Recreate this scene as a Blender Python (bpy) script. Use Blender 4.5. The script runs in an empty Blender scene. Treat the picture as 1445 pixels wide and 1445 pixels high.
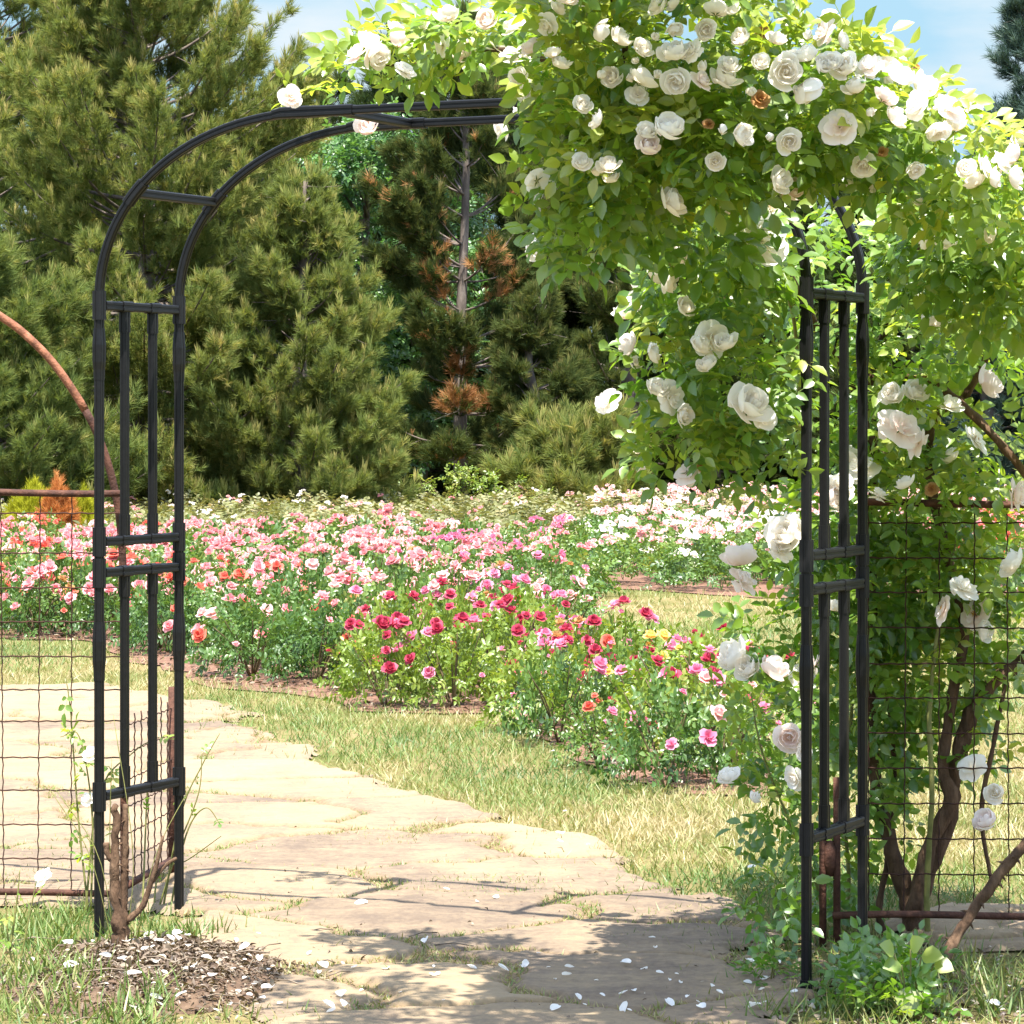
import bpy, math, random
import numpy as np
from mathutils import Vector, Matrix

random.seed(11)
rng = np.random.default_rng(11)
scene = bpy.context.scene
COL = scene.collection
F, CX, HY, HC = 4500.0, 722.5, 590.0, 1.5      # photograph: focal length in px, centre, horizon row, eye height

def at(px, py, Y):                              # photograph position at a distance -> metres
    return np.array([(px - CX) / F * Y, Y, HC - (py - HY) / F * Y])
def gy(py): return F * HC / (py - HY)           # distance of the flat ground at a row
def gpt(px, py):
    Y = gy(py); return np.array([(px - CX) / F * Y, Y])
def to_px(X, Y, Z=0.0): return CX + X / Y * F, HY + (HC - Z) / Y * F

# ------------------------------------------------------------------ noise
def _hash(ix, iy, seed):
    n = (ix.astype(np.int64) * 374761393 + iy.astype(np.int64) * 668265263 + seed * 1274126177) & 0x7fffffff
    n = ((n ^ (n >> 13)) * 1274126177) & 0x7fffffff
    return ((n ^ (n >> 16)) & 0xffff) / 65535.0
def vnoise(x, y, seed=0):
    x = np.asarray(x, float); y = np.asarray(y, float)
    ix, iy = np.floor(x), np.floor(y); fx, fy = x - ix, y - iy
    fx = fx * fx * (3 - 2 * fx); fy = fy * fy * (3 - 2 * fy)
    a, b = _hash(ix, iy, seed), _hash(ix + 1, iy, seed)
    c, d = _hash(ix, iy + 1, seed), _hash(ix + 1, iy + 1, seed)
    return (a * (1 - fx) + b * fx) * (1 - fy) + (c * (1 - fx) + d * fx) * fy
def fbm(x, y, seed=0, oct=4):
    s, a, t = 0.0, 0.5, 0.0
    for i in range(oct):
        s = s + a * vnoise(x * 2 ** i, y * 2 ** i, seed + i); t += a; a *= 0.5
    return s / t
def inside(poly, x, y):
    x = np.asarray(x, float); y = np.asarray(y, float); r = np.zeros(x.shape, bool); n = len(poly)
    for i in range(n):
        x0, y0 = poly[i]; x1, y1 = poly[(i + 1) % n]
        c = ((y0 > y) != (y1 > y)) & (x < (x1 - x0) * (y - y0) / (y1 - y0 + 1e-12) + x0)
        r ^= c
    return r

# ------------------------------------------------------------------ mesh building
class Geo:
    def __init__(s): s.v, s.t, s.q, s.r, s.n = [], [], [], [], 0
    def add(s, V, T=None, Q=None, R=0.5):
        V = np.asarray(V, float).reshape(-1, 3)
        s.v.append(V); s.r.append(np.broadcast_to(np.asarray(R, float), (len(V),)))
        if T is not None and len(T): s.t.append(np.asarray(T, int).reshape(-1, 3) + s.n)
        if Q is not None and len(Q): s.q.append(np.asarray(Q, int).reshape(-1, 4) + s.n)
        s.n += len(V)
    def mesh(s, name, mat, smooth=True):
        me = bpy.data.meshes.new(name)
        V = np.concatenate(s.v); R = np.concatenate(s.r)
        T = np.concatenate(s.t) if s.t else np.zeros((0, 3), int)
        Q = np.concatenate(s.q) if s.q else np.zeros((0, 4), int)
        me.vertices.add(len(V)); me.vertices.foreach_set('co', V.astype(np.float32).ravel())
        me.loops.add(T.size + Q.size)
        me.loops.foreach_set('vertex_index', np.concatenate([T.ravel(), Q.ravel()]).astype(np.int32))
        me.polygons.add(len(T) + len(Q))
        me.polygons.foreach_set('loop_start', np.concatenate([np.arange(len(T)) * 3, T.size + np.arange(len(Q)) * 4]).astype(np.int32))
        a = me.attributes.new('rnd', 'FLOAT', 'POINT'); a.data.foreach_set('value', R.astype(np.float32))
        me.polygons.foreach_set('use_smooth', np.full(len(T) + len(Q), smooth))
        me.update(calc_edges=True)
        if mat: me.materials.append(mat)
        return me

def link(name, data, parent=None, loc=None):
    o = bpy.data.objects.new(name, data); COL.objects.link(o)
    if parent: o.parent = parent
    if loc is not None: o.location = loc
    return o
def part(name, geo, mat, parent, smooth=True, label=None):
    o = link(name, geo.mesh(name, mat, smooth), parent)
    if label: o['label'] = label
    return o
def tag(o, label=None, cat=None, group=None, kind=None):
    if label: o['label'] = label
    if cat: o['category'] = cat
    if group: o['group'] = group
    if kind: o['kind'] = kind
    return o
def thing(name, loc, label, cat, group=None):
    return tag(link(name, None, None, tuple(float(c) for c in loc)), label, cat, group)

def norm(a): return a / (np.linalg.norm(a, axis=-1, keepdims=True) + 1e-12)
def frames(d, n):                               # columns x, y (along d), z (close to n)
    y = norm(d); x = norm(np.cross(y, n)); z = np.cross(x, y)
    return np.stack([x, y, z], axis=-1)
def stamp(geo, tpl, R, S, T, rnd):
    V, Tr, Qd, w = tpl
    N, K = len(T), len(V)
    S = np.asarray(S, float); S = S[:, None, None] if S.ndim == 1 else S[:, None, :]
    P = np.einsum('nij,nkj->nki', R, V[None] * S) + T[:, None, :]
    off = (np.arange(N) * K)[:, None, None]
    t = (Tr[None] + off).reshape(-1, 3) if len(Tr) else None
    q = (Qd[None] + off).reshape(-1, 4) if len(Qd) else None
    rr = np.clip(np.asarray(rnd)[:, None] + w[None, :], 0, 1)
    geo.add(P.reshape(-1, 3), t, q, rr.ravel())
def tpl_of(geo):
    return (np.concatenate(geo.v), np.concatenate(geo.t) if geo.t else np.zeros((0, 3), int),
            np.concatenate(geo.q) if geo.q else np.zeros((0, 4), int), np.concatenate(geo.r))
def rand_dirs(n):
    return norm(rng.normal(size=(n, 3)))

def tube(geo, pts, rad, sides=8, R=0.5, prof=None, cap=True, up=None):
    P = np.asarray(pts, float); n = len(P)
    rad = np.broadcast_to(np.asarray(rad, float), (n,))
    t = np.gradient(P, axis=0) if n > 2 else np.repeat((P[-1:] - P[:1]), n, 0)
    t = norm(t)
    u = np.array(up if up is not None else ([0, 0, 1.0] if abs(t[0][2]) < 0.9 else [0, 1.0, 0]), float)
    rings = []
    if prof is None:
        a = np.arange(sides) / sides * 2 * np.pi; prof = np.stack([np.cos(a), np.sin(a)], 1)
    k = len(prof)
    for i in range(n):
        u = u - t[i] * np.dot(u, t[i]); u = u / np.linalg.norm(u)
        w = np.cross(t[i], u)
        rings.append(P[i] + rad[i] * (prof[:, :1] * u + prof[:, 1:] * w))
    V = np.concatenate(rings)
    i, j = np.meshgrid(np.arange(n - 1), np.arange(k), indexing='ij')
    Q = np.stack([i * k + j, i * k + (j + 1) % k, (i + 1) * k + (j + 1) % k, (i + 1) * k + j], -1).reshape(-1, 4)
    T = None
    if cap:
        V = np.concatenate([V, P[:1], P[-1:]]); c0, c1 = n * k, n * k + 1
        j = np.arange(k); j2 = (j + 1) % k
        T = np.concatenate([np.stack([np.full(k, c0), j2, j], 1), np.stack([np.full(k, c1), (n - 1) * k + j, (n - 1) * k + j2], 1)])
    geo.add(V, T, Q, R)
def smooth_path(pts, n=24):                     # Catmull-Rom
    P = np.asarray(pts, float); P = np.concatenate([[2 * P[0] - P[1]], P, [2 * P[-1] - P[-2]]])
    m = len(P) - 3; out = []
    for s in np.linspace(0, m - 1e-6, n):
        i = int(s); f = s - i; a, b, c, d = P[i:i + 4]
        out.append(0.5 * (2 * b + (c - a) * f + (2 * a - 5 * b + 4 * c - d) * f * f + (3 * b - a - 3 * c + d) * f ** 3))
    return np.array(out)

# ------------------------------------------------------------------ materials
def new_mat(name):
    m = bpy.data.materials.new(name); m.use_nodes = True
    nt = m.node_tree; nt.nodes.clear()
    return m, nt, nt.nodes.new('ShaderNodeOutputMaterial')
def ramp(nt, fac, stops):
    r = nt.nodes.new('ShaderNodeValToRGB'); e = r.color_ramp.elements
    while len(e) < len(stops): e.new(0.5)
    for el, (p, c) in zip(e, stops): el.position = p; el.color = (*c, 1)
    nt.links.new(fac, r.inputs[0]); return r.outputs[0]
def math_node(nt, op, a, b=None):
    n = nt.nodes.new('ShaderNodeMath'); n.operation = op
    for i, v in enumerate((a, b)):
        if v is None: continue
        if isinstance(v, (int, float)): n.inputs[i].default_value = v
        else: nt.links.new(v, n.inputs[i])
    return n.outputs[0]
def rnd_fac(nt, obj_amount=0.0):
    a = nt.nodes.new('ShaderNodeAttribute'); a.attribute_name = 'rnd'
    f = a.outputs['Fac']
    if obj_amount:
        oi = nt.nodes.new('ShaderNodeObjectInfo')
        d = math_node(nt, 'MULTIPLY', math_node(nt, 'SUBTRACT', oi.outputs['Random'], 0.5), obj_amount)
        f = math_node(nt, 'ADD', f, d)
    return f
def leaf_mat(name, stops, trans=0.35, gloss=0.06, rough=0.4, tint=(1.15, 1.1, 0.55), obj=0.0):
    m, nt, out = new_mat(name)
    col = ramp(nt, rnd_fac(nt, obj), stops)
    d = nt.nodes.new('ShaderNodeBsdfDiffuse'); nt.links.new(col, d.inputs[0])
    t = nt.nodes.new('ShaderNodeBsdfTranslucent')
    mx = nt.nodes.new('ShaderNodeMix'); mx.data_type = 'RGBA'; mx.blend_type = 'MULTIPLY'; mx.inputs[0].default_value = 1
    nt.links.new(col, mx.inputs[6]); mx.inputs[7].default_value = (*tint, 1); mx.clamp_result = False
    nt.links.new(mx.outputs[2], t.inputs[0])
    a = nt.nodes.new('ShaderNodeMixShader'); a.inputs[0].default_value = trans
    nt.links.new(d.outputs[0], a.inputs[1]); nt.links.new(t.outputs[0], a.inputs[2])
    g = nt.nodes.new('ShaderNodeBsdfGlossy'); g.inputs['Roughness'].default_value = rough; g.inputs[0].default_value = (1, 1, 1, 1)
    b = nt.nodes.new('ShaderNodeMixShader'); b.inputs[0].default_value = gloss
    nt.links.new(a.outputs[0], b.inputs[1]); nt.links.new(g.outputs[0], b.inputs[2])
    nt.links.new((b if gloss else a).outputs[0], out.inputs[0])
    return m
def noise_mat(name, stops, scale=20, rough=0.9, detail=6, bump=0.3, bump_scale=None, stretch=(1, 1, 1), spec=0.2, rnd=0.0, metal=0.0):
    m, nt, out = new_mat(name)
    p = nt.nodes.new('ShaderNodeBsdfPrincipled'); nt.links.new(p.outputs[0], out.inputs[0])
    tc = nt.nodes.new('ShaderNodeTexCoord'); mp = nt.nodes.new('ShaderNodeMapping'); mp.inputs['Scale'].default_value = stretch
    nt.links.new(tc.outputs['Object'], mp.inputs[0])
    n = nt.nodes.new('ShaderNodeTexNoise'); n.inputs['Scale'].default_value = scale; n.inputs['Detail'].default_value = detail
    n.inputs['Roughness'].default_value = 0.65
    nt.links.new(mp.outputs[0], n.inputs['Vector'])
    f = n.outputs[0]
    if rnd: f = math_node(nt, 'ADD', f, math_node(nt, 'MULTIPLY', math_node(nt, 'SUBTRACT', rnd_fac(nt), 0.5), rnd))
    nt.links.new(ramp(nt, f, stops), p.inputs['Base Color'])
    p.inputs['Roughness'].default_value = rough; p.inputs['Specular IOR Level'].default_value = spec; p.inputs['Metallic'].default_value = metal
    if bump:
        n2 = nt.nodes.new('ShaderNodeTexNoise'); n2.inputs['Scale'].default_value = bump_scale or scale * 2; n2.inputs['Detail'].default_value = 8
        nt.links.new(mp.outputs[0], n2.inputs['Vector'])
        b = nt.nodes.new('ShaderNodeBump'); b.inputs['Strength'].default_value = bump; b.inputs['Distance'].default_value = 0.02
        nt.links.new(n2.outputs[0], b.inputs['Height']); nt.links.new(b.outputs[0], p.inputs['Normal'])
    return m

M = {}
M['black'] = noise_mat('black_powder_coat', [(0.3, (0.006, 0.006, 0.0065)), (0.7, (0.009, 0.009, 0.0095))], 60, 0.34, 3, 0.0, spec=0.22)
M['dark_clamp'] = noise_mat('black_plastic', [(0.3, (0.003, 0.003, 0.0035)), (0.7, (0.005, 0.005, 0.0055))], 60, 0.5, 3, 0.0, spec=0.3)
M['rust'] = noise_mat('rusty_iron', [(0.25, (0.05, 0.025, 0.018)), (0.45, (0.16, 0.065, 0.035)), (0.6, (0.27, 0.11, 0.06)), (0.8, (0.40, 0.20, 0.13))], 26, 0.75, 6, 0.3, 120)
M['rust_dark'] = noise_mat('dark_rusty_iron', [(0.25, (0.022, 0.012, 0.010)), (0.5, (0.065, 0.028, 0.018)), (0.75, (0.13, 0.058, 0.036))], 26, 0.75, 6, 0.3, 120)
M['wire'] = noise_mat('rusty_wire', [(0.3, (0.018, 0.010, 0.008)), (0.7, (0.06, 0.024, 0.015))], 30, 0.8, 3, 0.0)
M['bark'] = noise_mat('rose_bark', [(0.25, (0.03, 0.018, 0.011)), (0.5, (0.095, 0.055, 0.032)), (0.75, (0.18, 0.115, 0.07))], 22, 0.9, 8, 0.8, 60, (1, 1, 0.35))
M['young_cane'] = noise_mat('green_cane', [(0.3, (0.10, 0.11, 0.03)), (0.7, (0.20, 0.19, 0.06))], 20, 0.6, 4, 0.2)
M['pine_bark'] = noise_mat('pine_bark', [(0.25, (0.05, 0.038, 0.03)), (0.5, (0.13, 0.105, 0.088)), (0.8, (0.24, 0.205, 0.175))], 8, 0.95, 8, 0.8, 20, (1, 1, 0.3))
M['rose_leaf'] = leaf_mat('rose_leaf', [(0.0, (0.05, 0.135, 0.02)), (0.45, (0.11, 0.225, 0.027)), (0.75, (0.20, 0.31, 0.038)), (1.0, (0.34, 0.39, 0.065))], 0.57, 0.05, 0.38, (1.35, 1.3, 0.55))
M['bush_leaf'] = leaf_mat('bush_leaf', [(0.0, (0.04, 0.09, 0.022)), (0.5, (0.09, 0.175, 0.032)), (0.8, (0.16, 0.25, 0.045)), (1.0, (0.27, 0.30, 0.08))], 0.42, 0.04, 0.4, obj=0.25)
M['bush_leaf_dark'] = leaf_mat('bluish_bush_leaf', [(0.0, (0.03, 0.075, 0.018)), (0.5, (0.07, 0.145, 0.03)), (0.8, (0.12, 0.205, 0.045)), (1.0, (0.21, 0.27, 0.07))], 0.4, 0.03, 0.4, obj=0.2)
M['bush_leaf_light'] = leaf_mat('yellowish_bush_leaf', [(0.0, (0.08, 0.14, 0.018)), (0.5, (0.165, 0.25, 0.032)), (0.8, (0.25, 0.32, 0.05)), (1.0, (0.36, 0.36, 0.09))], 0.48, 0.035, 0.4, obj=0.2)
M['bush_leaf_far'] = leaf_mat('dry_green_leaf', [(0.0, (0.07, 0.085, 0.028)), (0.5, (0.15, 0.16, 0.05)), (0.8, (0.25, 0.24, 0.10)), (1.0, (0.36, 0.27, 0.15))], 0.35, 0.03, 0.5, obj=0.2)
M['stem'] = noise_mat('rose_stem', [(0.3, (0.05, 0.05, 0.02)), (0.7, (0.13, 0.09, 0.045))], 20, 0.8, 3, 0.0)
def petal(name, a, b, c, trans=0.3):
    trans += 0.17
    return leaf_mat(name, [(0.0, c), (0.35, b), (1.0, a)], trans, 0.015, 0.5, (1.02, 0.98, 0.92), obj=0.35)
M['white'] = petal('white_petal', (0.92, 0.90, 0.86), (0.92, 0.88, 0.80), (0.90, 0.80, 0.60), 0.28)
M['blush'] = petal('blush_petal', (0.92, 0.86, 0.83), (0.91, 0.80, 0.75), (0.88, 0.68, 0.58), 0.28)
M['spent'] = petal('spent_bloom', (0.52, 0.30, 0.12), (0.42, 0.2, 0.07), (0.3, 0.12, 0.04), 0.25)
M['salmon'] = petal('salmon_petal', (0.82, 0.42, 0.43), (0.75, 0.27, 0.30), (0.62, 0.15, 0.17), 0.28)
M['pale_pink'] = petal('pale_pink_petal', (0.85, 0.60, 0.57), (0.80, 0.43, 0.42), (0.66, 0.26, 0.25), 0.28)
M['hot_pink'] = petal('hot_pink_petal', (0.78, 0.33, 0.46), (0.66, 0.17, 0.30), (0.5, 0.07, 0.17), 0.28)
M['crimson'] = petal('crimson_petal', (0.52, 0.07, 0.13), (0.38, 0.025, 0.06), (0.24, 0.012, 0.03), 0.25)
M['coral'] = petal('coral_petal', (0.74, 0.22, 0.15), (0.62, 0.11, 0.08), (0.45, 0.06, 0.03), 0.28)
M['yellow'] = petal('yellow_petal', (0.86, 0.66, 0.22), (0.82, 0.5, 0.1), (0.7, 0.32, 0.05), 0.28)
M['stamen'] = noise_mat('yellow_stamens', [(0.3, (0.45, 0.22, 0.03)), (0.7, (0.75, 0.48, 0.08))], 200, 0.8, 3, 0.0)
M['calyx'] = leaf_mat('calyx_green', [(0.0, (0.07, 0.12, 0.02)), (1.0, (0.15, 0.2, 0.05))], 0.3, 0.03)
M['pine_light'] = leaf_mat('yellow_green_needles', [(0.0, (0.05, 0.084, 0.03)), (0.4, (0.122, 0.170, 0.052)), (0.75, (0.22, 0.25, 0.075)), (1.0, (0.40, 0.345, 0.13))], 0.45, 0.0, 0.5, obj=0.1)
M['pine_dark'] = leaf_mat('dark_green_needles', [(0.0, (0.022, 0.042, 0.018)), (0.5, (0.06, 0.088, 0.03)), (0.85, (0.13, 0.145, 0.045)), (1.0, (0.25, 0.20, 0.08))], 0.36, 0.0, 0.5, obj=0.2)
M['pine_dead'] = leaf_mat('dead_orange_needles', [(0.0, (0.22, 0.10, 0.045)), (0.5, (0.40, 0.20, 0.09)), (1.0, (0.52, 0.32, 0.16))], 0.3, 0.0)
M['spruce'] = leaf_mat('blue_green_needles', [(0.0, (0.02, 0.042, 0.034)), (0.5, (0.045, 0.085, 0.065)), (1.0, (0.10, 0.15, 0.11))], 0.2, 0.03, 0.5)
M['broadleaf'] = leaf_mat('broadleaf', [(0.0, (0.035, 0.10, 0.03)), (0.5, (0.075, 0.18, 0.045)), (1.0, (0.16, 0.28, 0.07))], 0.45, 0.04)
M['golden'] = leaf_mat('golden_foliage', [(0.0, (0.18, 0.20, 0.014)), (0.5, (0.32, 0.33, 0.025)), (1.0, (0.45, 0.43, 0.05))], 0.3, 0.0)
M['orange'] = leaf_mat('orange_foliage', [(0.0, (0.30, 0.10, 0.03)), (0.5, (0.46, 0.18, 0.06)), (1.0, (0.58, 0.28, 0.11))], 0.3, 0.0)
M['grass'] = leaf_mat('grass_blade', [(0.0, (0.06, 0.115, 0.022)), (0.35, (0.12, 0.19, 0.04)), (0.6, (0.215, 0.235, 0.07)), (0.8, (0.31, 0.26, 0.115)), (1.0, (0.40, 0.325, 0.18))], 0.3, 0.03, 0.5)
M['litter'] = leaf_mat('dry_litter', [(0.0, (0.05, 0.034, 0.024)), (0.4, (0.13, 0.092, 0.064)), (0.75, (0.25, 0.20, 0.145)), (1.0, (0.42, 0.37, 0.29))], 0.15, 0.02)
M['soil'] = noise_mat('soil', [(0.25, (0.05, 0.032, 0.022)), (0.5, (0.11, 0.07, 0.045)), (0.75, (0.20, 0.135, 0.085))], 14, 0.95, 8, 0.9, 50)
M['mulch'] = noise_mat('bark_mulch', [(0.25, (0.07, 0.034, 0.022)), (0.5, (0.17, 0.09, 0.06)), (0.75, (0.28, 0.18, 0.125))], 30, 0.95, 8, 0.9, 70)

def ground_mat():
    m, nt, out = new_mat('dry_lawn_ground')
    p = nt.nodes.new('ShaderNodeBsdfPrincipled'); nt.links.new(p.outputs[0], out.inputs[0])
    tc = nt.nodes.new('ShaderNodeTexCoord')
    def nz(s, d=6):
        n = nt.nodes.new('ShaderNodeTexNoise'); n.inputs['Scale'].default_value = s; n.inputs['Detail'].default_value = d; n.inputs['Roughness'].default_value = 0.7
        nt.links.new(tc.outputs['Object'], n.inputs['Vector']); return n.outputs[0]
    f = math_node(nt, 'ADD', math_node(nt, 'MULTIPLY', nz(0.9), 0.6), math_node(nt, 'MULTIPLY', nz(24), 0.4))
    nt.links.new(ramp(nt, f, [(0.34, (0.06, 0.09, 0.026)), (0.46, (0.13, 0.125, 0.047)), (0.55, (0.20, 0.16, 0.076)), (0.7, (0.26, 0.20, 0.106))]), p.inputs['Base Color'])
    p.inputs['Roughness'].default_value = 1; p.inputs['Specular IOR Level'].default_value = 0
    b = nt.nodes.new('ShaderNodeBump'); b.inputs['Strength'].default_value = 0.6; b.inputs['Distance'].default_value = 0.03
    nt.links.new(nz(60), b.inputs['Height']); nt.links.new(b.outputs[0], p.inputs['Normal'])
    return m
M['ground'] = ground_mat()
def stone_mat():
    m, nt, out = new_mat('tan_sandstone')
    p = nt.nodes.new('ShaderNodeBsdfPrincipled'); nt.links.new(p.outputs[0], out.inputs[0])
    tc = nt.nodes.new('ShaderNodeTexCoord')
    def nz(s, d=8, st=(1, 1, 1), r=0.65):
        mp = nt.nodes.new('ShaderNodeMapping'); mp.inputs['Scale'].default_value = st; nt.links.new(tc.outputs['Object'], mp.inputs[0])
        n = nt.nodes.new('ShaderNodeTexNoise'); n.inputs['Scale'].default_value = s; n.inputs['Detail'].default_value = d; n.inputs['Roughness'].default_value = r
        nt.links.new(mp.outputs[0], n.inputs['Vector']); return n.outputs[0]
    tone = nt.nodes.new('ShaderNodeAttribute'); tone.attribute_name = 'tone'
    j = nt.nodes.new('ShaderNodeAttribute'); j.attribute_name = 'rnd'
    f = math_node(nt, 'ADD', math_node(nt, 'MULTIPLY', nz(3.0, 8, (1, 0.5, 1), 0.7), 0.62), math_node(nt, 'MULTIPLY', tone.outputs['Fac'], 0.22))
    f = math_node(nt, 'ADD', f, math_node(nt, 'MULTIPLY', math_node(nt, 'SUBTRACT', nz(40, 6), 0.5), 0.35))
    f = math_node(nt, 'ADD', f, math_node(nt, 'MULTIPLY', math_node(nt, 'SUBTRACT', nz(7, 10, (0.5, 2.2, 1), 0.8), 0.5), 0.55))
    base = ramp(nt, f, [(0.22, (0.125, 0.093, 0.068)), (0.36, (0.195, 0.145, 0.096)), (0.48, (0.25, 0.185, 0.113)), (0.60, (0.27, 0.203, 0.125)), (0.76, (0.29, 0.232, 0.16))])
    mx = nt.nodes.new('ShaderNodeMix'); mx.data_type = 'RGBA'
    jn = math_node(nt, 'MULTIPLY', j.outputs['Fac'], math_node(nt, 'ADD', nz(9, 6), 0.4))
    nt.links.new(jn, mx.inputs[0]); nt.links.new(base, mx.inputs[6])
    soil = ramp(nt, nz(55, 6), [(0.35, (0.08, 0.05, 0.03)), (0.6, (0.21, 0.145, 0.075))])
    nt.links.new(soil, mx.inputs[7]); nt.links.new(mx.outputs[2], p.inputs['Base Color'])
    p.inputs['Roughness'].default_value = 0.9; p.inputs['Specular IOR Level'].default_value = 0.15
    h = math_node(nt, 'ADD', nz(16, 10, (1, 0.6, 1), 0.7), math_node(nt, 'MULTIPLY', nz(120, 6), 0.35))
    b = nt.nodes.new('ShaderNodeBump'); b.inputs['Strength'].default_value = 0.55; b.inputs['Distance'].default_value = 0.02
    nt.links.new(h, b.inputs['Height']); nt.links.new(b.outputs[0], p.inputs['Normal'])
    return m
M['stone'] = stone_mat()

# ------------------------------------------------------------------ templates
def leaflet_tpl(width=0.3, fold=0.10, droop=0.16):
    v = [(0, 0, 0)]
    for y, w in ((0.22, 0.72), (0.5, 1.0), (0.78, 0.62)):
        z = -droop * y * y
        v += [(-width * w, y, z + fold * w), (0, y, z), (width * w, y, z + fold * w)]
    v.append((0, 1.02, -droop * 1.1))
    T = [(0, 2, 1), (0, 3, 2), (7, 8, 10), (8, 9, 10)]
    Q = [(1, 2, 5, 4), (2, 3, 6, 5), (4, 5, 8, 7), (5, 6, 9, 8)]
    return np.array(v, float), np.array(T), np.array(Q), np.zeros(len(v))
LEAF = leaflet_tpl()
def spray_tpl(seed):
    r = np.random.default_rng(seed); g = Geo()
    spec = [(0.98, 0, 1.0), (0.62, 62, 0.9), (0.62, -62, 0.9), (0.24, 70, 0.72), (0.24, -70, 0.72)]
    for y, ang, s in spec:
        a = math.radians(ang + r.uniform(-12, 12))
        d = np.array([[math.sin(a), math.cos(a), r.uniform(-0.25, 0.1)]]); n = np.array([[r.uniform(-0.3, 0.3), r.uniform(-0.2, 0.2), 1.0]])
        stamp(g, LEAF, frames(d, n), np.array([s * 0.62]), np.array([[0, y, -0.12 * y * y]]), np.array([r.uniform(-0.12, 0.12)]))
    V = np.array([(-0.012, -0.15, 0), (0.012, -0.15, 0), (0.008, 1.0, -0.12), (-0.008, 1.0, -0.12)])
    g.add(V, None, [(0, 1, 2, 3)], 0.2)
    return tpl_of(g)
SPRAYS = [spray_tpl(i) for i in range(6)]

def bloom_geo(layers, size=1.0, nu=4, nv=4, seed=0, ruffle=0.05):
    """each layer: petals, inner->outer tilt angles, length, half angle, start radius"""
    r = np.random.default_rng(seed); g = Geo()
    for li, (n, ph0, ph1, L, half, rr0, z0) in enumerate(layers):
        t0 = r.uniform(0, 6.28)
        for k in range(n):
            th0 = t0 + k * 2 * math.pi / n + r.uniform(-0.22, 0.22)
            l = L * r.uniform(0.86, 1.12); a0 = math.radians(ph0 + r.uniform(-8, 8)); a1 = math.radians(ph1 + r.uniform(-14, 14))
            us = np.linspace(-1, 1, nu + 1); vs = np.linspace(0, 1, nv + 1)
            ph = a0 + (a1 - a0) * vs
            rad = rr0 + np.concatenate([[0], np.cumsum(np.sin((ph[1:] + ph[:-1]) / 2))]) * l / nv
            zz = z0 + np.concatenate([[0], np.cumsum(np.cos((ph[1:] + ph[:-1]) / 2))]) * l / nv
            V, W = [], []
            for u in us:
                top = 1 - 0.28 * abs(u) ** 2.4 + r.uniform(-0.03, 0.03)
                for v in vs:
                    ve = v * top
                    R_ = np.interp(ve, vs, rad); Z_ = np.interp(ve, vs, zz)
                    wv = 0.45 + 0.55 * math.sin(min(1, v * 1.25) * math.pi / 2)
                    th = th0 + u * math.radians(half) * wv
                    ru = 0.6 * ruffle * v * math.sin(u * 4.2 + k * 1.7 + li) + 0.03 * v * u * u + (0.06 + 0.03 * math.sin(k * 2.3 + li * 1.1 + seed)) * u * (0.3 + 0.7 * v)
                    V.append((math.cos(th) * (R_ + ru), math.sin(th) * (R_ + ru), Z_ + ruffle * v * math.cos(u * 3.1 + k)))
                    W.append(min(1, 0.12 + 0.85 * v + r.uniform(-0.06, 0.06)) * (0.8 + 0.2 * min(1, li / 2 + 0.3)))
            idx = lambda i, j: i * (nv + 1) + j
            Q = [(idx(i, j), idx(i + 1, j), idx(i + 1, j + 1), idx(i, j + 1)) for i in range(nu) for j in range(nv)]
            g.add(np.array(V) * size, None, Q, np.array(W))
    return g
GLOBE = [(4, 35, -30, 0.66, 62, 0.03, 0.14), (5, 64, -30, 0.90, 56, 0.05, 0.08), (5, 82, -16, 1.06, 54, 0.06, 0.03), (4, 92, 14, 1.10, 54, 0.07, 0.0)]
FULL = [(4, 34, -26, 0.55, 60, 0.02, 0.14), (5, 58, -6, 0.75, 55, 0.04, 0.10), (5, 76, 22, 0.95, 50, 0.06, 0.04), (5, 92, 70, 1.06, 48, 0.06, 0.0)]
OPEN = [(5, 48, 40, 0.5, 40, 0.08, 0.05), (6, 66, 62, 0.85, 42, 0.08, 0.03), (6, 84, 82, 1.08, 44, 0.08, 0.0)]
BUD = [(3, 26, -16, 0.9, 80, 0.02, 0.0), (4, 38, -8, 0.95, 62, 0.03, -0.02), (3, 58, 10, 0.9, 50, 0.04, -0.05)]
LOOSE = [(4, 45, 10, 0.6, 50, 0.05, 0.08), (5, 70, 30, 0.85, 50, 0.06, 0.03), (5, 92, 84, 1.05, 48, 0.06, 0.0), (2, 104, 125, 0.9, 46, 0.06, -0.03)]
def calyx_into(g):
    n = 5; V = [(0, 0, -0.16)]; T = []
    for k in range(n):
        a = k * 2 * math.pi / n
        for da, r_, z_ in ((-0.35, 0.2, -0.06), (0.35, 0.2, -0.06), (0, 0.62, -0.12)):
            V.append((math.cos(a + da) * r_, math.sin(a + da) * r_, z_))
        T += [(0, 1 + 3 * k, 2 + 3 * k), (1 + 3 * k, 3 + 3 * k, 2 + 3 * k)]
    g.add(np.array(V), T, None, 0.5)
BLOOMS = {}
for nm, lay in (('globe', GLOBE), ('full', FULL), ('open', OPEN), ('bud', BUD), ('loose', LOOSE)):
    for mt in ('white', 'blush', 'spent'):
        for sd in range(3):
            BLOOMS[nm, mt, sd] = bloom_geo(lay, 1, 6, 5, sd * 7 + len(nm), 0.055 if nm != 'loose' else 0.085).mesh('bloom', M[mt])
_c = Geo(); calyx_into(_c); CALYX = _c.mesh('calyx', M['calyx'])
_c = Geo()
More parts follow.
